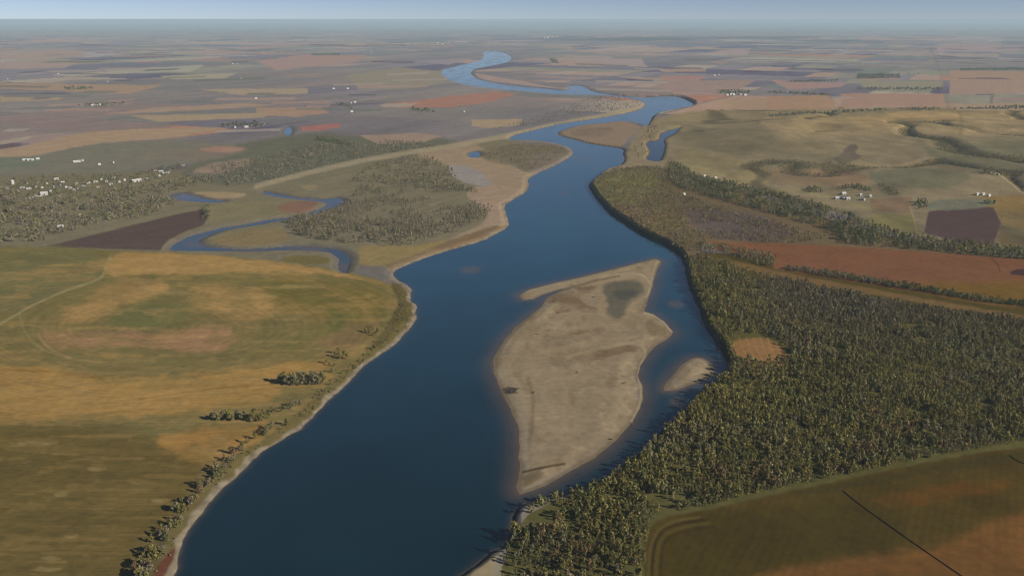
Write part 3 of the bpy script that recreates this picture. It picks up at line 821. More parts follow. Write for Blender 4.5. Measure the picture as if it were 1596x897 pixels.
# ------------------------------------------------------------------ trees
def cone(p0, p1, r0, r1, n=5):
    p0, p1 = np.array(p0, float), np.array(p1, float)
    ax = p1 - p0
    ax /= np.linalg.norm(ax) + 1e-9
    u = np.cross(ax, (0.3, .9, .1)); u /= np.linalg.norm(u)
    v = np.cross(ax, u)
    a_ = np.arange(n) * 2 * math.pi / n
    ring = np.cos(a_)[:, None] * u + np.sin(a_)[:, None] * v
    V = np.concatenate([p0 + ring * r0, p1 + ring * r1])
    F = np.array([[i, (i + 1) % n, n + (i + 1) % n, n + i] for i in range(n)])
    return V, F

def join(parts):
    Vs, Fs, o = [], [], 0
    for V, F in parts:
        Vs.append(V); Fs.append(F + o); o += len(V)
    return np.concatenate(Vs), np.concatenate(Fs)

def tree_shape(rng, h=10.0, wid=6.0, leaves=90, size=1.3, clumps=7, low=.18):
    """trunk with limbs, and a crown of leaf clumps round the limb ends; unit: metres, base at 0"""
    parts = []
    top = np.array([rng.normal(0, .3), rng.normal(0, .3), h * .72])
    parts.append(cone((0, 0, -.6), top * (.5, .5, .5), .028 * h, .018 * h))
    parts.append(cone(top * .5, top, .018 * h, .006 * h, 4))
    cen = []
    for k in range(clumps):
        a_ = k * 2.4 + rng.uniform(-.5, .5)
        zz = h * (low + (.92 - low) * (k + .6) / clumps) + rng.normal(0, .04 * h)
        tt = (zz / h - low) / (1 - low)
        rr = wid * .5 * (1.15 - .9 * abs(tt - .38) ** 1.0) * rng.uniform(.35, .85)
        c_ = np.array([math.cos(a_) * rr, math.sin(a_) * rr, zz])
        cen.append(c_)
        st = top * rng.uniform(.25, .7)
        st[2] = min(st[2], zz * .8)
        parts.append(cone(st, c_, .010 * h, .003 * h, 4))
    cen.append(np.array([top[0], top[1], h * .9]))
    cen = np.array(cen)
    which_ = rng.integers(0, len(cen), leaves)
    off = rng.normal(0, 1, (leaves, 3))
    off /= np.linalg.norm(off, axis=1)[:, None]
    off *= (rng.uniform(.15, 1, leaves) ** .6)[:, None] * np.array([wid * .27, wid * .27, h * .14])
    P = cen[which_] + off
    P[:, 2] = np.maximum(P[:, 2], h * .08)
    out = off + rng.normal(0, .9, (leaves, 3)) * np.array([wid * .12, wid * .12, h * .06])
    out /= np.linalg.norm(out, axis=1)[:, None] + 1e-9
    ref = rng.normal(0, 1, (leaves, 3))
    u = np.cross(out, ref); u /= np.linalg.norm(u, axis=1)[:, None] + 1e-9
    v = np.cross(out, u)
    s = size * rng.uniform(.6, 1.25, (leaves, 4, 1))
    cs = [(-.5, -.45), (.55, -.35), (.45, .55), (-.4, .5)]
    Q = np.stack([P + u * cs[k][0] * s[:, k] + v * cs[k][1] * s[:, k] + out * rng.normal(0, .12, (leaves, 1)) for k in range(4)], 1)
    return join(parts), (Q.reshape(-1, 3), np.arange(leaves * 4).reshape(-1, 4))

TINTS = {
 'olive': (.250, .226, .072), 'dark green': (.165, .180, .070), 'yellow green': (.285, .262, .076), 'grey green': (.262, .246, .132),
 'rust brown': (.265, .185, .090), 'bare grey': (.290, .244, .168),
}
LEAFM = {k: leaf_mat(k.replace(' ', '_') + '_leaves', v) for k, v in TINTS.items()}
SHAPES = []
rs = np.random.default_rng(3)
for k in range(7):
    SHAPES.append(tree_shape(rs, 10.0, rs.uniform(4.6, 6.6), 110, 1.25, int(rs.integers(6, 9)), rs.uniform(.12, .24)))
TRUNKS = [np_mesh('trunk', *s[0], [M_BARK]) for s in SHAPES]
CROWNS = {}

def single_tree(x, y, z, h, k, tint, name, label, group, cat='tree', squash=1.0, thin=False):
    e = bpy.data.objects.new(name, None)
    COL.objects.link(e)
    e.empty_display_size = 1.0
    e.location = (x, y, z)
    e.rotation_euler = (0, 0, random.uniform(0, 6.28))
    s = h / 10.0
    e.scale = (s * squash, s * squash, s)
    if (k, tint) not in CROWNS:
        CROWNS[(k, tint)] = np_mesh('crown', *SHAPES[k][1], [LEAFM[tint]])
    link('trunk', TRUNKS[k], e)
    link('crown', CROWNS[(k, tint)], e)
    tag(e, label, cat, group)
    return e

def mass(name, xs, ys, zs, hs, tints, shapes, label, cat, widths=None):
    """massed trees nobody could count, as one object"""
    n = len(xs)
    kk = RNG.integers(0, len(shapes), n)
    an = RNG.uniform(0, 6.28, n)
    wd = (np.ones(n) if widths is None else widths) * RNG.uniform(.85, 1.2, n)
    Vs, Fs, Ts, o = [], [], [], 0
    for k, (V, F) in enumerate(shapes):
        i = np.nonzero(kk == k)[0]
        if not len(i):
            continue
        ca, sa = np.cos(an[i])[:, None], np.sin(an[i])[:, None]
        s = (hs[i] / 10.0)[:, None]
        sw = s * wd[i][:, None]
        vx = xs[i][:, None] + (V[None, :, 0] * ca - V[None, :, 1] * sa) * sw
        vy = ys[i][:, None] + (V[None, :, 0] * sa + V[None, :, 1] * ca) * sw
        vz = zs[i][:, None] + V[None, :, 2] * s
        Vs.append(np.stack([vx, vy, vz], 2).reshape(-1, 3))
        Fs.append((F[None] + (o + np.arange(len(i)) * len(V))[:, None, None]).reshape(-1, 4))
        Ts.append(np.repeat(tints[i], len(V), 0))
        o += len(i) * len(V)
    me = np_mesh(name, np.concatenate(Vs), np.concatenate(Fs), [M_LEAVES], {'tint': np.concatenate(Ts)})
    return tag(link(name, me), label, cat, None, 'stuff')

def stems(leaves, size, rng_seed, n=5, clumps=5):
    """cheap crowns with a stem for massed trees"""
    r = np.random.default_rng(rng_seed)
    out = []
    for _ in range(n):
        tr, cr = tree_shape(r, 10.0, r.uniform(4.8, 7.0), leaves, size, clumps, r.uniform(.08, .2))
        keep = 10
        V = np.concatenate([tr[0][:18], cr[0]])
        F = np.concatenate([tr[1][:5], tr[1][5:9], cr[1] + 18])
        F = F[(F < len(V)).all(1)]
        out.append((V, F))
    return out

def scatter(poly, spacing, dens=1.0, holes=(), seed=0, clear=4.0, patch=0.0, pscale=60.0):
    """jittered grid of points over a polygon given in photograph pixels"""
    wp = W(poly)
    xs, ys = [p[0] for p in wp], [p[1] for p in wp]
    r = np.random.default_rng(seed)
    gx, gy = np.meshgrid(np.arange(min(xs), max(xs), spacing), np.arange(min(ys), max(ys), spacing))
    gx = gx.ravel() + r.uniform(-.55, .55, gx.size) * spacing
    gy = gy.ravel() + r.uniform(-.55, .55, gy.size) * spacing
    k = inside(wp, gx, gy) & (r.uniform(0, 1, gx.size) < dens)
    gx, gy = gx[k], gy[k]
    for hpoly in holes:
        k = ~inside(W(hpoly), gx, gy)
        gx, gy = gx[k], gy[k]
    if patch:
        n = fbm(gx / pscale, gy / pscale, 200 + seed, 3)
        k = n > patch + r.normal(0, .05, n.size)
        gx, gy = gx[k], gy[k]
    px_, _ = proj(gx, gy, gy * 0)
    k = (px_ > -260) & (px_ < 1860)
    gx, gy = gx[k], gy[k]
    h = terrain(gx, gy)
    hx = np.minimum.reduce([terrain(gx + clear * a, gy + clear * c) for a, c in ((1, 0), (-1, 0), (0, 1), (0, -1))])
    k = hx > .25
    return gx[k], gy[k], h[k]

def tint_mix(x, y, names, weights, seed, var=.2, scale=70.0, gum=.7):
    """a colour per tree; neighbours tend to share one"""
    n = len(x)
    r = np.random.default_rng(seed)
    wts = np.array(weights, float)
    sc_ = np.stack([np.log(wts[k] / wts.sum()) + 5.0 * (fbm(x / scale, y / scale, seed * 7 + k, 3) - .5) + r.gumbel(0, gum, n) for k in range(len(names))], 1)
    pick = sc_.argmax(1)
    tab = np.array([TINTS[m] for m in names])
    return tab[pick] * r.uniform(1 - var, 1 + var, (n, 1)) * r.uniform(.93, 1.07, (n, 3)), pick

SH_F, SH_D = stems(34, 2.1, 12, 6, 5), stems(16, 3.1, 13, 6, 4)
# the wood on the right bank
fx, fy, fz = scatter(FOREST, 4.0, .93, (CLEAR,), 1, 2.5, .31, 24.0)
fh = np.clip(RNG.gamma(7.0, .84, len(fx)), 2.4, 12) * (.8 + .45 * fbm(fx / 90, fy / 90, 131, 3))
fn = ['olive', 'dark green', 'yellow green', 'grey green', 'rust brown', 'bare grey']
ft, fp = tint_mix(fx, fy, fn, (.36, .12, .14, .18, .12, .08), 5, .14, 48.0, .38)
ft *= (.92 + .48 * fbm(fx / 70, fy / 70, 132, 3))[:, None] * np.array([.95, .94, .88])
ft = .68 * ft + .32 * ft.mean(0)
qx, qy = proj(fx, fy, fz)
far_w = (sstep(1120, 1260, qx) * (1 - sstep(470, 590, qy)) * .6)[:, None]        # leafless willow along the upper edge
ft = ft * (1 - far_w) + np.array([.235, .190, .145]) * far_w
seen = (qx > 720) & (qx < 1600) & (qy < 897) & (qy > 0)
order = np.argsort(np.where(seen, np.hypot(fx, fy), 1e9))
pick300 = order[:300]
WOOD_LABEL = {'olive': 'olive leafy tree among its alikes in the near end of the right bank wood',
 'dark green': 'dark green tree among its alikes in the near end of the right bank wood',
 'yellow green': 'yellow-green tree among its alikes in the near end of the right bank wood',
 'grey green': 'pale grey-green tree among its alikes in the near end of the right bank wood',
 'rust brown': 'rust-brown autumn tree among its alikes in the near end of the right bank wood',
 'bare grey': 'bare grey-brown tree among its alikes in the near end of the right bank wood'}
for i in pick300:
    tn = fn[fp[i]]
    single_tree(fx[i], fy[i], fz[i], fh[i], random.randrange(7), tn, 'broadleaf_tree', WOOD_LABEL[tn], tn + ' trees of the near wood', squash=random.uniform(.62, .85))
rest = np.ones(len(fx), bool); rest[pick300] = False
print('wood', len(fx))
mass('woodland', fx[rest], fy[rest], fz[rest], fh[rest], ft[rest], stems(42, 2.1, 14, 7, 5), 'dense mixed autumn wood filling the right bank of the river', 'wood', np.full(int(rest.sum()), .78))

# woods further off, each one mass
def wood(name, polys, spacing, dens, hmean, names, weights, seed, label, shapes, patch=0.0, holes=(), clear=4.0, width=1.0, pscale=60.0):
    A = [scatter(p, spacing, dens, holes, seed + 17 * i, clear, patch, pscale) for i, p in enumerate(polys)]
    x, y, z = (np.concatenate([q_[k] for q_ in A]) for k in range(3))
    h = np.clip(RNG.normal(hmean, hmean * .25, len(x)), hmean * .45, hmean * 1.8)
    tn, _ = tint_mix(x, y, names, weights, seed)
    print(name, len(x))
    mass(name, x, y, z, h, tn, shapes, label, 'wood', np.full(len(x), width))

wood('bluff_woodland', [[(1040, 255), (1062, 262), (1085, 277), (1150, 290), (1200, 303), (1260, 318), (1330, 342), (1400, 366), (1450, 374), (1560, 388), (1640, 400), (1640, 412), (1400, 390), (1320, 384), (1290, 360), (1200, 335), (1110, 310), (1060, 296), (1042, 280)]],
     8.5, .8, 9.5, ['dark green', 'grey green', 'olive', 'yellow green', 'bare grey'], (.32, .28, .2, .12, .1), 21, 'green belt of trees at the foot of the bluffs above the red field', SH_F, .30)
wood('riverside_scrub', [[(925, 286), (960, 268), (1030, 262), (1050, 300), (1110, 320), (1200, 345), (1290, 372), (1240, 382), (1105, 378), (1085, 396), (1066, 408), (1041, 382), (990, 357), (950, 330)]],
     8.0, .8, 4.6, ['rust brown', 'olive', 'bare grey', 'grey green'], (.22, .3, .34, .14), 22, 'low brown scrub covering the meadow inside the right river bend', SH_D, .32, (), 2.5, 1.3)
wood('bend_woodland', [[(442, 350), (462, 338), (510, 334), (548, 312), (560, 290), (620, 282), (700, 285), (755, 305), (768, 325), (755, 345), (722, 360), (690, 374), (640, 386), (585, 390), (520, 380), (470, 372)]],
     8.0, .72, 7.0, ['grey green', 'bare grey', 'olive', 'dark green'], (.30, .58, .08, .04), 23, 'grey-green wood inside the side channel on the left bank', SH_F, .46, width=.8, pscale=80.0)
wood('cottonwood_grove', [[(446, 352), (470, 342), (520, 342), (600, 350), (680, 345), (740, 318), (758, 330), (735, 352), (690, 372), (640, 384), (585, 388), (520, 380), (470, 372)]],
     12, .6, 11, ['bare grey', 'grey green'], (.6, .4), 43, 'taller pale grey trees along the river side of the bend wood', SH_F, .36, width=.75)
wood('flat_woodland', [[(545, 285), (570, 262), (640, 246), (680, 248), (715, 275), (720, 300), (600, 290)]],
     11, .5, 7.5, ['grey green', 'bare grey', 'olive'], (.4, .4, .2), 24, 'thin scrub and trees on the flat behind the left bank wood', SH_D, .38)
wood('village_woodland', [[(-200, 300), (0, 296), (60, 312), (130, 308), (230, 290), (330, 272), (335, 285), (270, 300), (280, 318), (230, 340), (150, 352), (60, 380), (-200, 392)]],
     11, .7, 8.5, ['bare grey', 'grey green', 'dark green', 'olive'], (.50, .30, .08, .12), 25, 'grey leafless wood between the white village and the dark ploughed field', SH_D, .36)
wood('creek_woodland', [[(330, 262), (400, 250), (480, 228), (560, 222), (640, 222), (690, 228), (600, 242), (500, 262), (420, 284), (350, 292)]],
     13, .6, 7.5, ['bare grey', 'grey green', 'dark green'], (.52, .36, .12), 26, 'grey trees along the creek behind the village', SH_D, .36)
wood('peninsula_scrub', [[(755, 245), (790, 228), (850, 226), (882, 234), (860, 252), (828, 266), (790, 258)]],
     11, .5, 5, ['bare grey', 'rust brown', 'olive'], (.5, .25, .25), 27, 'brown scrub on the point jutting into the river', SH_D, .36)
wood('farther_bank_scrub', [[(760, 205), (850, 180), (930, 152), (1000, 155), (1000, 166), (930, 180), (850, 195)], [(1000, 215), (1015, 190), (1030, 200), (1010, 240), (990, 250), (975, 236)]],
     16, .5, 6, ['bare grey', 'dark green', 'olive'], (.5, .3, .2), 28, 'sparse grey scrub on the banks of the far river bend', SH_D, .40)
gx_, gy_, gz_ = scatter([(1060, 225), (1100, 200), (1200, 195), (1700, 205), (1700, 325), (1420, 315), (1260, 292), (1140, 268)], 11, .8, (), 29, 2.0)
kk_ = (gully(gx_, gy_) > .36) & (fbm(gx_ / 300, gy_ / 300, 151, 3) > .40)
gx_, gy_, gz_ = gx_[kk_], gy_[kk_], gz_[kk_]
print('gully', len(gx_))
mass('coulee_scrub', gx_, gy_, gz_, RNG.uniform(2.2, 6.0, len(gx_)), tint_mix(gx_, gy_, ['dark green', 'bare grey', 'rust brown'], (.45, .4, .15), 29)[0], SH_D, 'dark brush lining the gullies of the hills on the right', 'brush', np.full(len(gx_), 1.2))

wood('corner_woodland', [[(1096, 384), (1150, 393), (1210, 403), (1205, 421), (1150, 409), (1088, 398)]],
     8.0, .85, 7.5, ['grey green', 'olive', 'bare grey'], (.45, .35, .2), 30, 'grey-green trees at the river end of the red field', SH_F, .25)
wood('hedge', [[(1222, 420), (1260, 423), (1340, 436), (1440, 452), (1540, 470), (1640, 480), (1640, 486), (1540, 476), (1440, 459), (1340, 443), (1260, 430), (1222, 424)]],
     4.6, .9, 6.0, ['dark green', 'grey green', 'bare grey'], (.6, .25, .15), 31, 'dark hedge line along the lower edge of the red field', SH_F, .05)
FARB = [[(1334, 117), (1400, 116), (1404, 123), (1336, 124)], [(1335, 138.5), (1470, 138), (1470, 141.5), (1336, 141.5)], [(1196, 144), (1300, 148), (1300, 151), (1196, 147)], [(1280, 125), (1306, 125), (1306, 129), (1218, 129.5)],
        [(1496, 108), (1590, 107), (1640, 108), (1640, 111), (1496, 111)], [(120, 166), (160, 162), (200, 163), (160, 168)], [(100, 138), (145, 137), (145, 141), (105, 142)],
        [(340, 196), (380, 193), (420, 196), (410, 200), (345, 200)], [(520, 160), (550, 168), (553, 173), (525, 165)], [(640, 170), (678, 174), (676, 178), (640, 173)], [(1118, 142), (1168, 143), (1168, 148), (1120, 148)],
        [(1195, 184), (1260, 182), (1300, 183), (1380, 181), (1380, 185), (1260, 188), (1195, 188)], [(1420, 180), (1462, 181), (1462, 184), (1424, 184)], [(485, 85), (530, 84), (530, 87), (485, 87)], [(1475, 172), (1600, 166), (1600, 171), (1510, 176)], [(855, 92), (868, 94), (870, 100), (860, 98)]]
wood('far_shelterbelt', FARB, 22, .75, 9, ['dark green', 'bare grey'], (.75, .25), 32, 'dark windbreak rows scattered over the hazy far farmland', stems(12, 4.0, 33, 4, 3), 0.0, (), 2.0, 1.3)
wood('dark_tree_line', [[(495, 217), (520, 219), (545, 225), (548, 230), (530, 226), (495, 220)], [(1256, 296), (1276, 295), (1282, 303), (1258, 303)], [(1310, 295), (1340, 293), (1360, 299), (1358, 302), (1335, 297), (1312, 298)], [(1425, 318), (1445, 315), (1445, 326), (1428, 328)], [(1522, 283), (1560, 287), (1558, 290), (1522, 286)], [(1532, 319), (1556, 319), (1556, 322), (1532, 322)], [(318, 325), (326, 325), (326, 346), (316, 346)]],
     9, .8, 8, ['dark green', 'bare grey'], (.8, .2), 34, 'dark clumps of trees about the farmyards and creek', SH_D, 0.0, (), 2.0)

wood('village_trees', [[(5, 284), (60, 278), (140, 274), (200, 276), (280, 256), (292, 262), (230, 288), (140, 300), (80, 312), (20, 306)]],
     13, .5, 7, ['dark green', 'grey green', 'olive', 'bare grey'], (.45, .25, .15, .15), 36, 'dark garden trees standing among the village houses', SH_D, 0.0, (), 2.0)

# ------------------------------------------------------------------ single trees on the left bank
ONES = ['', 'first', 'second', 'third', 'fourth', 'fifth', 'sixth', 'seventh', 'eighth', 'ninth', 'tenth', 'eleventh', 'twelfth', 'thirteenth', 'fourteenth', 'fifteenth', 'sixteenth', 'seventeenth', 'eighteenth', 'nineteenth']
TENS = {2: ('twentieth', 'twenty'), 3: ('thirtieth', 'thirty'), 4: ('fortieth', 'forty'), 5: ('fiftieth', 'fifty'), 6: ('sixtieth', 'sixty'), 7: ('seventieth', 'seventy'), 8: ('eightieth', 'eighty'), 9: ('ninetieth', 'ninety')}
def ordinal(n):
    if n < 20:
        return ONES[n]
    a_, b_ = divmod(n, 10)
    return TENS[a_][0] if b_ == 0 else TENS[a_][1] + '-' + ONES[b_]

def put_trees(pts, hmean, tints, name, text, group, cat='tree', key=lambda p: p[0]):
    pts = sorted(pts, key=key)
    xs, ys, zs = ground_at(np.array([p[0] for p in pts], float), np.array([p[1] for p in pts], float))
    for i, p in enumerate(pts):
        tn = random.choice(tints)
        single_tree(float(xs[i]), float(ys[i]), float(zs[i]), hmean * random.uniform(.75, 1.25), random.randrange(7), tn, name, text % (tn.replace(' ', '-'), ordinal(i + 1)), group, cat, random.uniform(.9, 1.25))

rt = random.Random(4)
put_trees([(438 + i * 3.1 + rt.uniform(-1.2, 1.2), 600 - i * .1 + rt.uniform(-4.5, 1.5)) for i in range(22)], 13.0, ['grey green', 'grey green', 'olive'], 'broadleaf_tree',
          '%s tree in the upper short row across the left bank field, %s from the left', 'upper tree row of the left field')
put_trees([(331 + i * 3.7 + rt.uniform(-1.5, 1.5), 656 - .08 * i + rt.uniform(-5, 2)) for i in range(23)], 10.5, ['grey green', 'olive', 'yellow green', 'dark green'], 'broadleaf_tree',
          '%s tree in the lower short row across the left bank field, %s from the left', 'lower tree row of the left field')
put_trees([(412 + i * 6.2 + rt.uniform(-2, 2), 650 - i * 1.9 + rt.uniform(-4, 3)) for i in range(10)], 6.5, ['grey green', 'olive', 'dark green'], 'bush',
          '%s bush between the lower tree row and the river, %s from the left', 'bushes beside the lower tree row', 'bush')
put_trees([(569, 517), (576, 519), (582, 515), (588, 520), (579, 511), (585, 523)], 7.5, ['dark green', 'olive'], 'broadleaf_tree', '%s tree in the uppermost clump near the left bank, %s from the left', 'uppermost clump on the left bank')
put_trees([(523, 556), (530, 559), (536, 554), (541, 559), (528, 551)], 8, ['dark green', 'olive'], 'broadleaf_tree', '%s tree in the clump above the upper row, %s from the left', 'clump above the upper tree row')
put_trees([(513, 569), (521, 571), (518, 580), (509, 566)], 6, ['dark green', 'grey green', 'olive'], 'bush', '%s bush beside the upper tree row toward the river, %s from the left', 'bushes above the upper tree row', 'bush')
strip = [(470, 642), (440, 664), (415, 678), (395, 690), (375, 702), (358, 716), (340, 734), (322, 750), (306, 768), (292, 785), (278, 806), (264, 826), (250, 846), (238, 866), (226, 886), (216, 904)]
pts = []
for i in range(96):
    u = (rt.random() ** .62) * (len(strip) - 1.01)
    k = int(u); f_ = u - k
    a_ = strip[k]; b_ = strip[k + 1]
    o = rt.uniform(-13, 12) * (.45 + .55 * u / len(strip))
    pts.append((a_[0] + (b_[0] - a_[0]) * f_ + o, a_[1] + (b_[1] - a_[1]) * f_ + o * .35))
put_trees(pts, 8.0, ['olive', 'dark green', 'grey green', 'bare grey', 'yellow green', 'rust brown'], 'bank_tree', '%s tree in the strip along the left river bank, %s up from the bottom', 'trees along the left river bank', key=lambda p: -p[1])
put_trees([(498 + i * 9 + rt.uniform(-4, 4), 612 - i * 7.2 + rt.uniform(-4, 6)) for i in range(16)], 4.2, ['olive', 'yellow green', 'grey green', 'bare grey'], 'bush', '%s low bush on the grassy bank above the upper row, %s up from the row', 'low bushes on the left bank', 'bush', key=lambda p: -p[1])
put_trees([(1208, 520), (1216, 524), (1224, 528), (1232, 531), (1226, 519), (1214, 516)], 9.5, ['dark green', 'grey green'], 'broadleaf_tree', '%s tall tree at the top of the orange clearing, %s from the left', 'trees above the clearing')
put_trees([(1340, 117), (1371, 114), (1401, 116), (1431, 116), (1416, 117)], 14, ['dark green'], 'broadleaf_tree', '%s lone tree by the far right windbreak, %s from the left', 'lone trees by the far windbreak')

# ------------------------------------------------------------------ buildings
def boxv(x0, x1, y0, y1, z0, z1):
    V = np.array([(x, y, z) for z in (z0, z1) for y in (y0, y1) for x in (x0, x1)], float)
    F = np.array([[0, 2, 3, 1], [4, 5, 7, 6], [0, 1, 5, 4], [2, 6, 7, 3], [0, 4, 6, 2], [1, 3, 7, 5]])
    return V, F

def gable_wall(L, Wd, H, R):
    """walls with gable ends as one shell"""
    x, y = L / 2, Wd / 2
    V = np.array([(-x, -y, -1), (x, -y, -1), (x, y, -1), (-x, y, -1), (-x, -y, H), (x, -y, H), (x, y, H), (-x, y, H), (-x, 0, H + R), (x, 0, H + R)], float)
    F = np.array([[0, 1, 5, 4], [2, 3, 7, 6], [1, 2, 6, 5], [3, 0, 4, 7], [5, 6, 9, 9], [7, 4, 8, 8]])
    return V, F

def mesh_py(name, V, F, m):
    me = bpy.data.meshes.new(name)
    me.from_pydata([tuple(v) for v in V], [], [list(dict.fromkeys(map(int, f))) for f in F])
    me.materials.append(m)
    return me

def gable_roof(L, Wd, H, R, o=.5, th=.18):
    x, y = L / 2 + o, Wd / 2 + o
    drop = R * o / (Wd / 2)
    top = [(-x, -y, H - drop + .02), (x, -y, H - drop + .02), (x, 0, H + R + .02), (-x, 0, H + R + .02), (x, y, H - drop + .02), (-x, y, H - drop + .02)]
    V = np.array(top + [(a, b, c + th) for a, b, c in top], float)
    F = np.array([[0, 3, 2, 1], [3, 5, 4, 2], [6, 7, 8, 9], [9, 8, 10, 11], [0, 1, 7, 6], [1, 2, 8, 7], [2, 4, 10, 8], [4, 5, 11, 10], [5, 3, 9, 11], [3, 0, 6, 9]])
    return V, F

MW = {'white': flat_mat('white_wall', (.50, .49, .46)), 'cream': flat_mat('cream_wall', (.62, .57, .47)), 'grey': flat_mat('grey_wall', (.42, .42, .42)), 'red': flat_mat('red_wall', (.24, .09, .07))}
MR = {'pale': flat_mat('pale_metal_roof', (.55, .56, .57), .5, .4), 'grey': flat_mat('grey_roof', (.30, .30, .31)), 'brown': flat_mat('brown_roof', (.20, .14, .11)), 'white': flat_mat('white_roof', (.56, .56, .55), .5, .4), 'green': flat_mat('green_roof', (.12, .20, .15))}
M_DARK = flat_mat('dark_opening', (.03, .03, .035), .4, .4)

def building(px_, py_, L, Wd, H, rot, wall, roof, name, label, cat, group, bay=True):
    x, y, z = (float(v) for v in ground_at(px_, py_))
    e = bpy.data.objects.new(name, None); COL.objects.link(e)
    e.location, e.rotation_euler = (x, y, z), (0, 0, rot)
    R = Wd * .28
    link('wall', mesh_py('wall', *gable_wall(L, Wd, H, R), MW[wall]), e)
    link('roof', mesh_py('roof', *gable_roof(L, Wd, H, R), MR[roof]), e)
    if bay:
        link('door', mesh_py('door', *boxv(-L * .1, L * .1, -Wd / 2 - .12, -Wd / 2 + .05, 0, H * .75), M_DARK), e)
        for s_ in (-1, 1):
            link('window', mesh_py('window', *boxv(s_ * L * .3 - .7, s_ * L * .3 + .7, -Wd / 2 - .1, -Wd / 2 + .05, H * .35, H * .72), M_DARK), e)
    return tag(e, label, cat, group)

def tower(px_, py_, r, H, label, group=None):
    x, y, z = (float(v) for v in ground_at(px_, py_))
    e = bpy.data.objects.new('storage_tower', None); COL.objects.link(e)
    e.location = (x, y, z)
    V, F = cone((0, 0, -1), (0, 0, H), r, r, 16)
    link('wall', np_mesh('wall', V, F, [MW['white']], smooth=False), e)
    V, F = cone((0, 0, H + .02), (0, 0, H + r * .7), r * 1.05, .3, 16)
    link('roof', np_mesh('roof', V, F, [MR['white']]), e)
    return tag(e, label, 'tower', group)

rb = random.Random(9)
VILLAGE = [(11, 294), (35, 293), (41, 286), (45, 295), (55, 291), (66, 293), (79, 298), (85, 292), (88, 280), (94, 290), (103, 292), (109, 294), (114, 297), (119, 288), (123, 294), (130, 291), (49, 309), (56, 305), (61, 307),
 (149, 284), (153, 292), (158, 280), (173, 288), (177, 277), (186, 284), (222, 280), (228, 280), (242, 266), (247, 275), (251, 268), (256, 271), (261, 270), (264, 267), (285, 258), (28, 299), (138, 286), (166, 283), (194, 281), (73, 286), (98, 285)]
VILLAGE.sort()
for i, (hx, hy) in enumerate(VILLAGE):
    wl = rb.choice(['white', 'white', 'cream', 'grey', 'grey']); rf = rb.choice(['pale', 'white', 'grey', 'grey', 'brown'])
    building(hx, hy, rb.uniform(8, 13), rb.uniform(6, 8), rb.uniform(2.6, 3.8), rb.choice([.5, .5, 2.07]) + rb.uniform(-.1, .1), wl, rf, 'village_house', '%s house with %s roof in the village at left, %s from the left edge' % (wl, rf, ordinal(i + 1)), 'house', 'houses of the village')
building(69, 304, 17, 12, 6, .5, 'white', 'white', 'village_barn', 'large white barn at the lower edge of the village', 'barn', None)
building(213, 283, 26, 10, 5, .75, 'white', 'white', 'village_hall', 'long white hall at the right end of the village', 'hall', None)
tower(20, 288, 4.6, 12, 'tall round white tower at the left end of the village')
building(95, 356, 12, 9, 5.5, .4, 'white', 'white', 'farm_house', 'lone white house in the grey wood above the dark ploughed field', 'house', None)
def row_of(pts, size, name, text, cat, group, walls=('white',), roofs=('pale', 'white'), H=4.5, bay=False):
    for i, p in enumerate(sorted(pts)):
        wl, rf = rb.choice(walls), rb.choice(roofs)
        s_ = .68 * size * (p[2] if len(p) > 2 else 1)
        building(p[0], p[1], s_ * rb.uniform(.95, 1.25), s_ * .62, H, rb.choice([.5, .5, 2.07]) + rb.uniform(-.15, .15), wl, rf, name, text % (wl, ordinal(i + 1)), cat, group, bay)
row_of([(38, 250), (45, 250), (51, 250), (59, 248.5)], 14, 'farm_shed', '%s shed of the green field farm at far left, %s from the left', 'shed', 'sheds of the green field farm')
row_of([(117, 253), (123, 252.5), (129, 251)], 15, 'farm_shed', '%s shed of the farm above the village, %s from the left', 'shed', 'sheds of the farm above the village')
row_of([(155, 257), (177, 254)], 10, 'farm_house', '%s small house in the grass above the village, %s from the left', 'house', 'small houses above the village', ('cream', 'grey'))
row_of([(1304, 310, 1.1), (1313, 310, 1.3), (1321, 311, 1.2), (1314, 303, 1.4), (1345, 312), (1356, 307, .8), (1341, 305, .8)], 14, 'farm_building', '%s building of the hillside farm right of the river, %s from the left', 'farm building', 'buildings of the hillside farm', ('white', 'grey'), ('white', 'pale'), 4.5, True)
row_of([(1523, 304), (1532, 304), (1541, 306)], 12, 'farm_building', '%s building of the small farm at the right edge, %s from the left', 'farm building', 'buildings of the right edge farm', ('white', 'cream'))
row_of([(1066, 304)], 13, 'farm_shed', '%s lone shed on the brown river meadow, %s and only one there', 'shed', None)
row_of([(1098, 275), (1115, 278)], 10, 'farm_shed', '%s small shed on the slope above the green tree belt, %s from the left', 'shed', 'small sheds on the slope')
row_of([(1133, 149), (1139, 148), (1143, 148.5), (1153, 148), (1161, 149)], 26, 'farm_building', '%s building of the far farm right of the river bend, %s from the left', 'farm building', 'buildings of the far bend farm', H=7)
row_of([(366, 199), (384, 199), (399, 154), (376, 123), (370, 100), (363, 100), (168, 128), (12, 124), (91, 116), (144, 165), (150, 165), (157, 164)], 20, 'distant_farm_building', '%s farm building far off on the left plain, %s from the left', 'farm building', 'farm buildings on the left plain', H=6)
row_of([(505, 85, 1.5), (520, 139), (542, 139, 1.2), (547, 161), (553, 160), (548, 175), (579, 82, 1.5), (723, 175)], 20, 'distant_farm_building', '%s farm building on the plain left of the river loop, %s from the left', 'farm building', 'farm buildings left of the river loop', H=6)
row_of([(673, 70), (682, 68, 1.6), (690, 69, 1.5), (700, 67), (739, 65), (645, 71)], 34, 'distant_works_building', '%s large building of the hazy town behind the river loop, %s from the left', 'building', 'buildings of the hazy town', H=12)
row_of([(849, 60), (854, 59.5, 1.3), (861, 58.5, 1.2), (867, 58)], 42, 'distant_works_building', '%s tall works building on the far plain above the river, %s from the left', 'building', 'works buildings on the far plain', H=32)
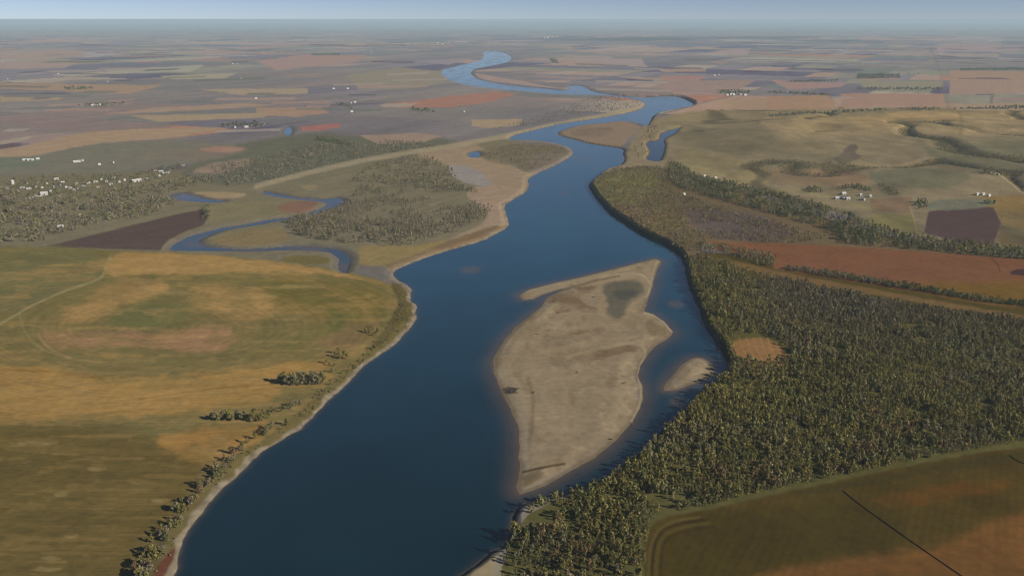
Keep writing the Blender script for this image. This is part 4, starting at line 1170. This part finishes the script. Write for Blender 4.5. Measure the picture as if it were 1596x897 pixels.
row_of([(1119, 117, 1.2), (1114, 118), (1464, 84, 1.5), (1372, 140), (1396, 120), (1124, 101)], 24, 'distant_farm_building', '%s farm building far off on the right plain, %s from the left', 'farm building', 'farm buildings on the right plain', H=6)

# ------------------------------------------------------------------ ditches, driftwood
M_DITCH = flat_mat('wet_dark_soil', (.012, .010, .007), .9, .1)
def ditch(pts, wid):
    x, y, z = ground_at(np.array([p[0] for p in pts], float), np.array([p[1] for p in pts], float))
    n = 40
    t_ = np.linspace(0, len(pts) - 1, n)
    x, y = np.interp(t_, np.arange(len(pts)), x), np.interp(t_, np.arange(len(pts)), y)
    dx, dy = np.gradient(x), np.gradient(y)
    L = np.hypot(dx, dy)
    nx, ny = -dy / L, dx / L
    wv = wid * (.8 + .5 * vnoise(np.arange(n) * .7, np.zeros(n), 171))
    zc = np.maximum(terrain(x, y), 0)
    prof = [(-.5, .12), (-.32, .30), (0, .10), (.32, .30), (.5, .12)]
    V = np.stack([np.stack([x + nx * a_ * wv, y + ny * a_ * wv, zc + h_], 1) for a_, h_ in prof], 1).reshape(-1, 3)
    F = np.array([[i * 5 + k, i * 5 + k + 1, i * 5 + k + 6, i * 5 + k + 5] for i in range(n - 1) for k in range(4)])
    tag(link('ditch', np_mesh('ditch', V, F, [M_DITCH])), kind='structure')
ditch([(1313, 764), (1340, 786), (1420, 843), (1500, 898), (1570, 950)], 1.9)
ditch([(1574, 709), (1582, 716), (1600, 724), (1650, 748)], 2.2)

M_DRIFT = flat_mat('wet_driftwood', (.075, .062, .05), .9, .1)
def driftwood(px_, py_, n, spread, ln, name, label, group=None):
    x, y, z = (float(v) for v in ground_at(px_, py_))
    r = random.Random(int(px_ * 7 + py_))
    ps = []
    for _ in range(n):
        a_ = r.gauss(.15, .45) + (math.pi if r.random() < .5 else 0)
        q0 = np.array([r.uniform(-1, 1) * spread, r.uniform(-1, 1) * spread * 1.7, r.uniform(.2, .8)])
        l_ = ln * r.uniform(.5, 1.1)
        q1 = q0 + np.array([math.cos(a_) * l_, math.sin(a_) * l_, r.uniform(-.2, 1.3)])
        ps.append(cone(q0, q1, .38, .14, 6))
        for _k in range(2):
            t_ = r.uniform(.4, .9); m_ = q0 + (q1 - q0) * t_
            ps.append(cone(m_, m_ + np.array([r.uniform(-1, 1), r.uniform(-1, 1), r.uniform(.2, 1.1)]) * ln * .28, .16, .05, 4))
    o = link(name, np_mesh(name, *join(ps), [M_DRIFT]))
    o.location = (x, y, z)
    return tag(o, label, 'driftwood', group)
driftwood(797, 608, 40, 5.5, 9, 'driftwood_pile', 'dark tangled driftwood pile on the left edge of the large sandbar')
for (lx, ly), wh in {(891, 457): 'near the upper end of the large sandbar', (869, 487): 'below the brown streak near the top of the large sandbar', (838, 521): 'near the upper left edge of the large sandbar', (899, 580): 'in the very middle of the large sandbar',
                     (973, 597): 'near the right edge of the large sandbar', (985, 661): 'at the lower right waterline of the large sandbar', (953, 685): 'inside the lower right edge of the large sandbar', (864, 470): 'at the notch on top of the large sandbar', (925, 463): 'left of the wet hollow on the large sandbar', (831, 612): 'right of the driftwood pile on the large sandbar'}.items():
    driftwood(lx, ly, 3, 1.2, 4, 'driftwood_log', 'small dark driftwood log lying ' + wh, 'driftwood logs on the sandbar')

wood('bank_scrub', [[(612, 440), (630, 448), (640, 470), (646, 490), (622, 520), (585, 552), (535, 594), (490, 640), (440, 680), (400, 702), (350, 748), (300, 806), (272, 860), (250, 900), (215, 900), (250, 842), (300, 772), (350, 718), (420, 682), (470, 644), (500, 612), (560, 562), (612, 502), (625, 470)]],
     4.6, .55, 2.1, ['olive', 'bare grey', 'yellow green', 'grey green', 'rust brown'], (.3, .3, .12, .18, .1), 41, 'low tangled scrub along the left river bank', SH_D, .42, (), 3.0, 1.5, 30.0)
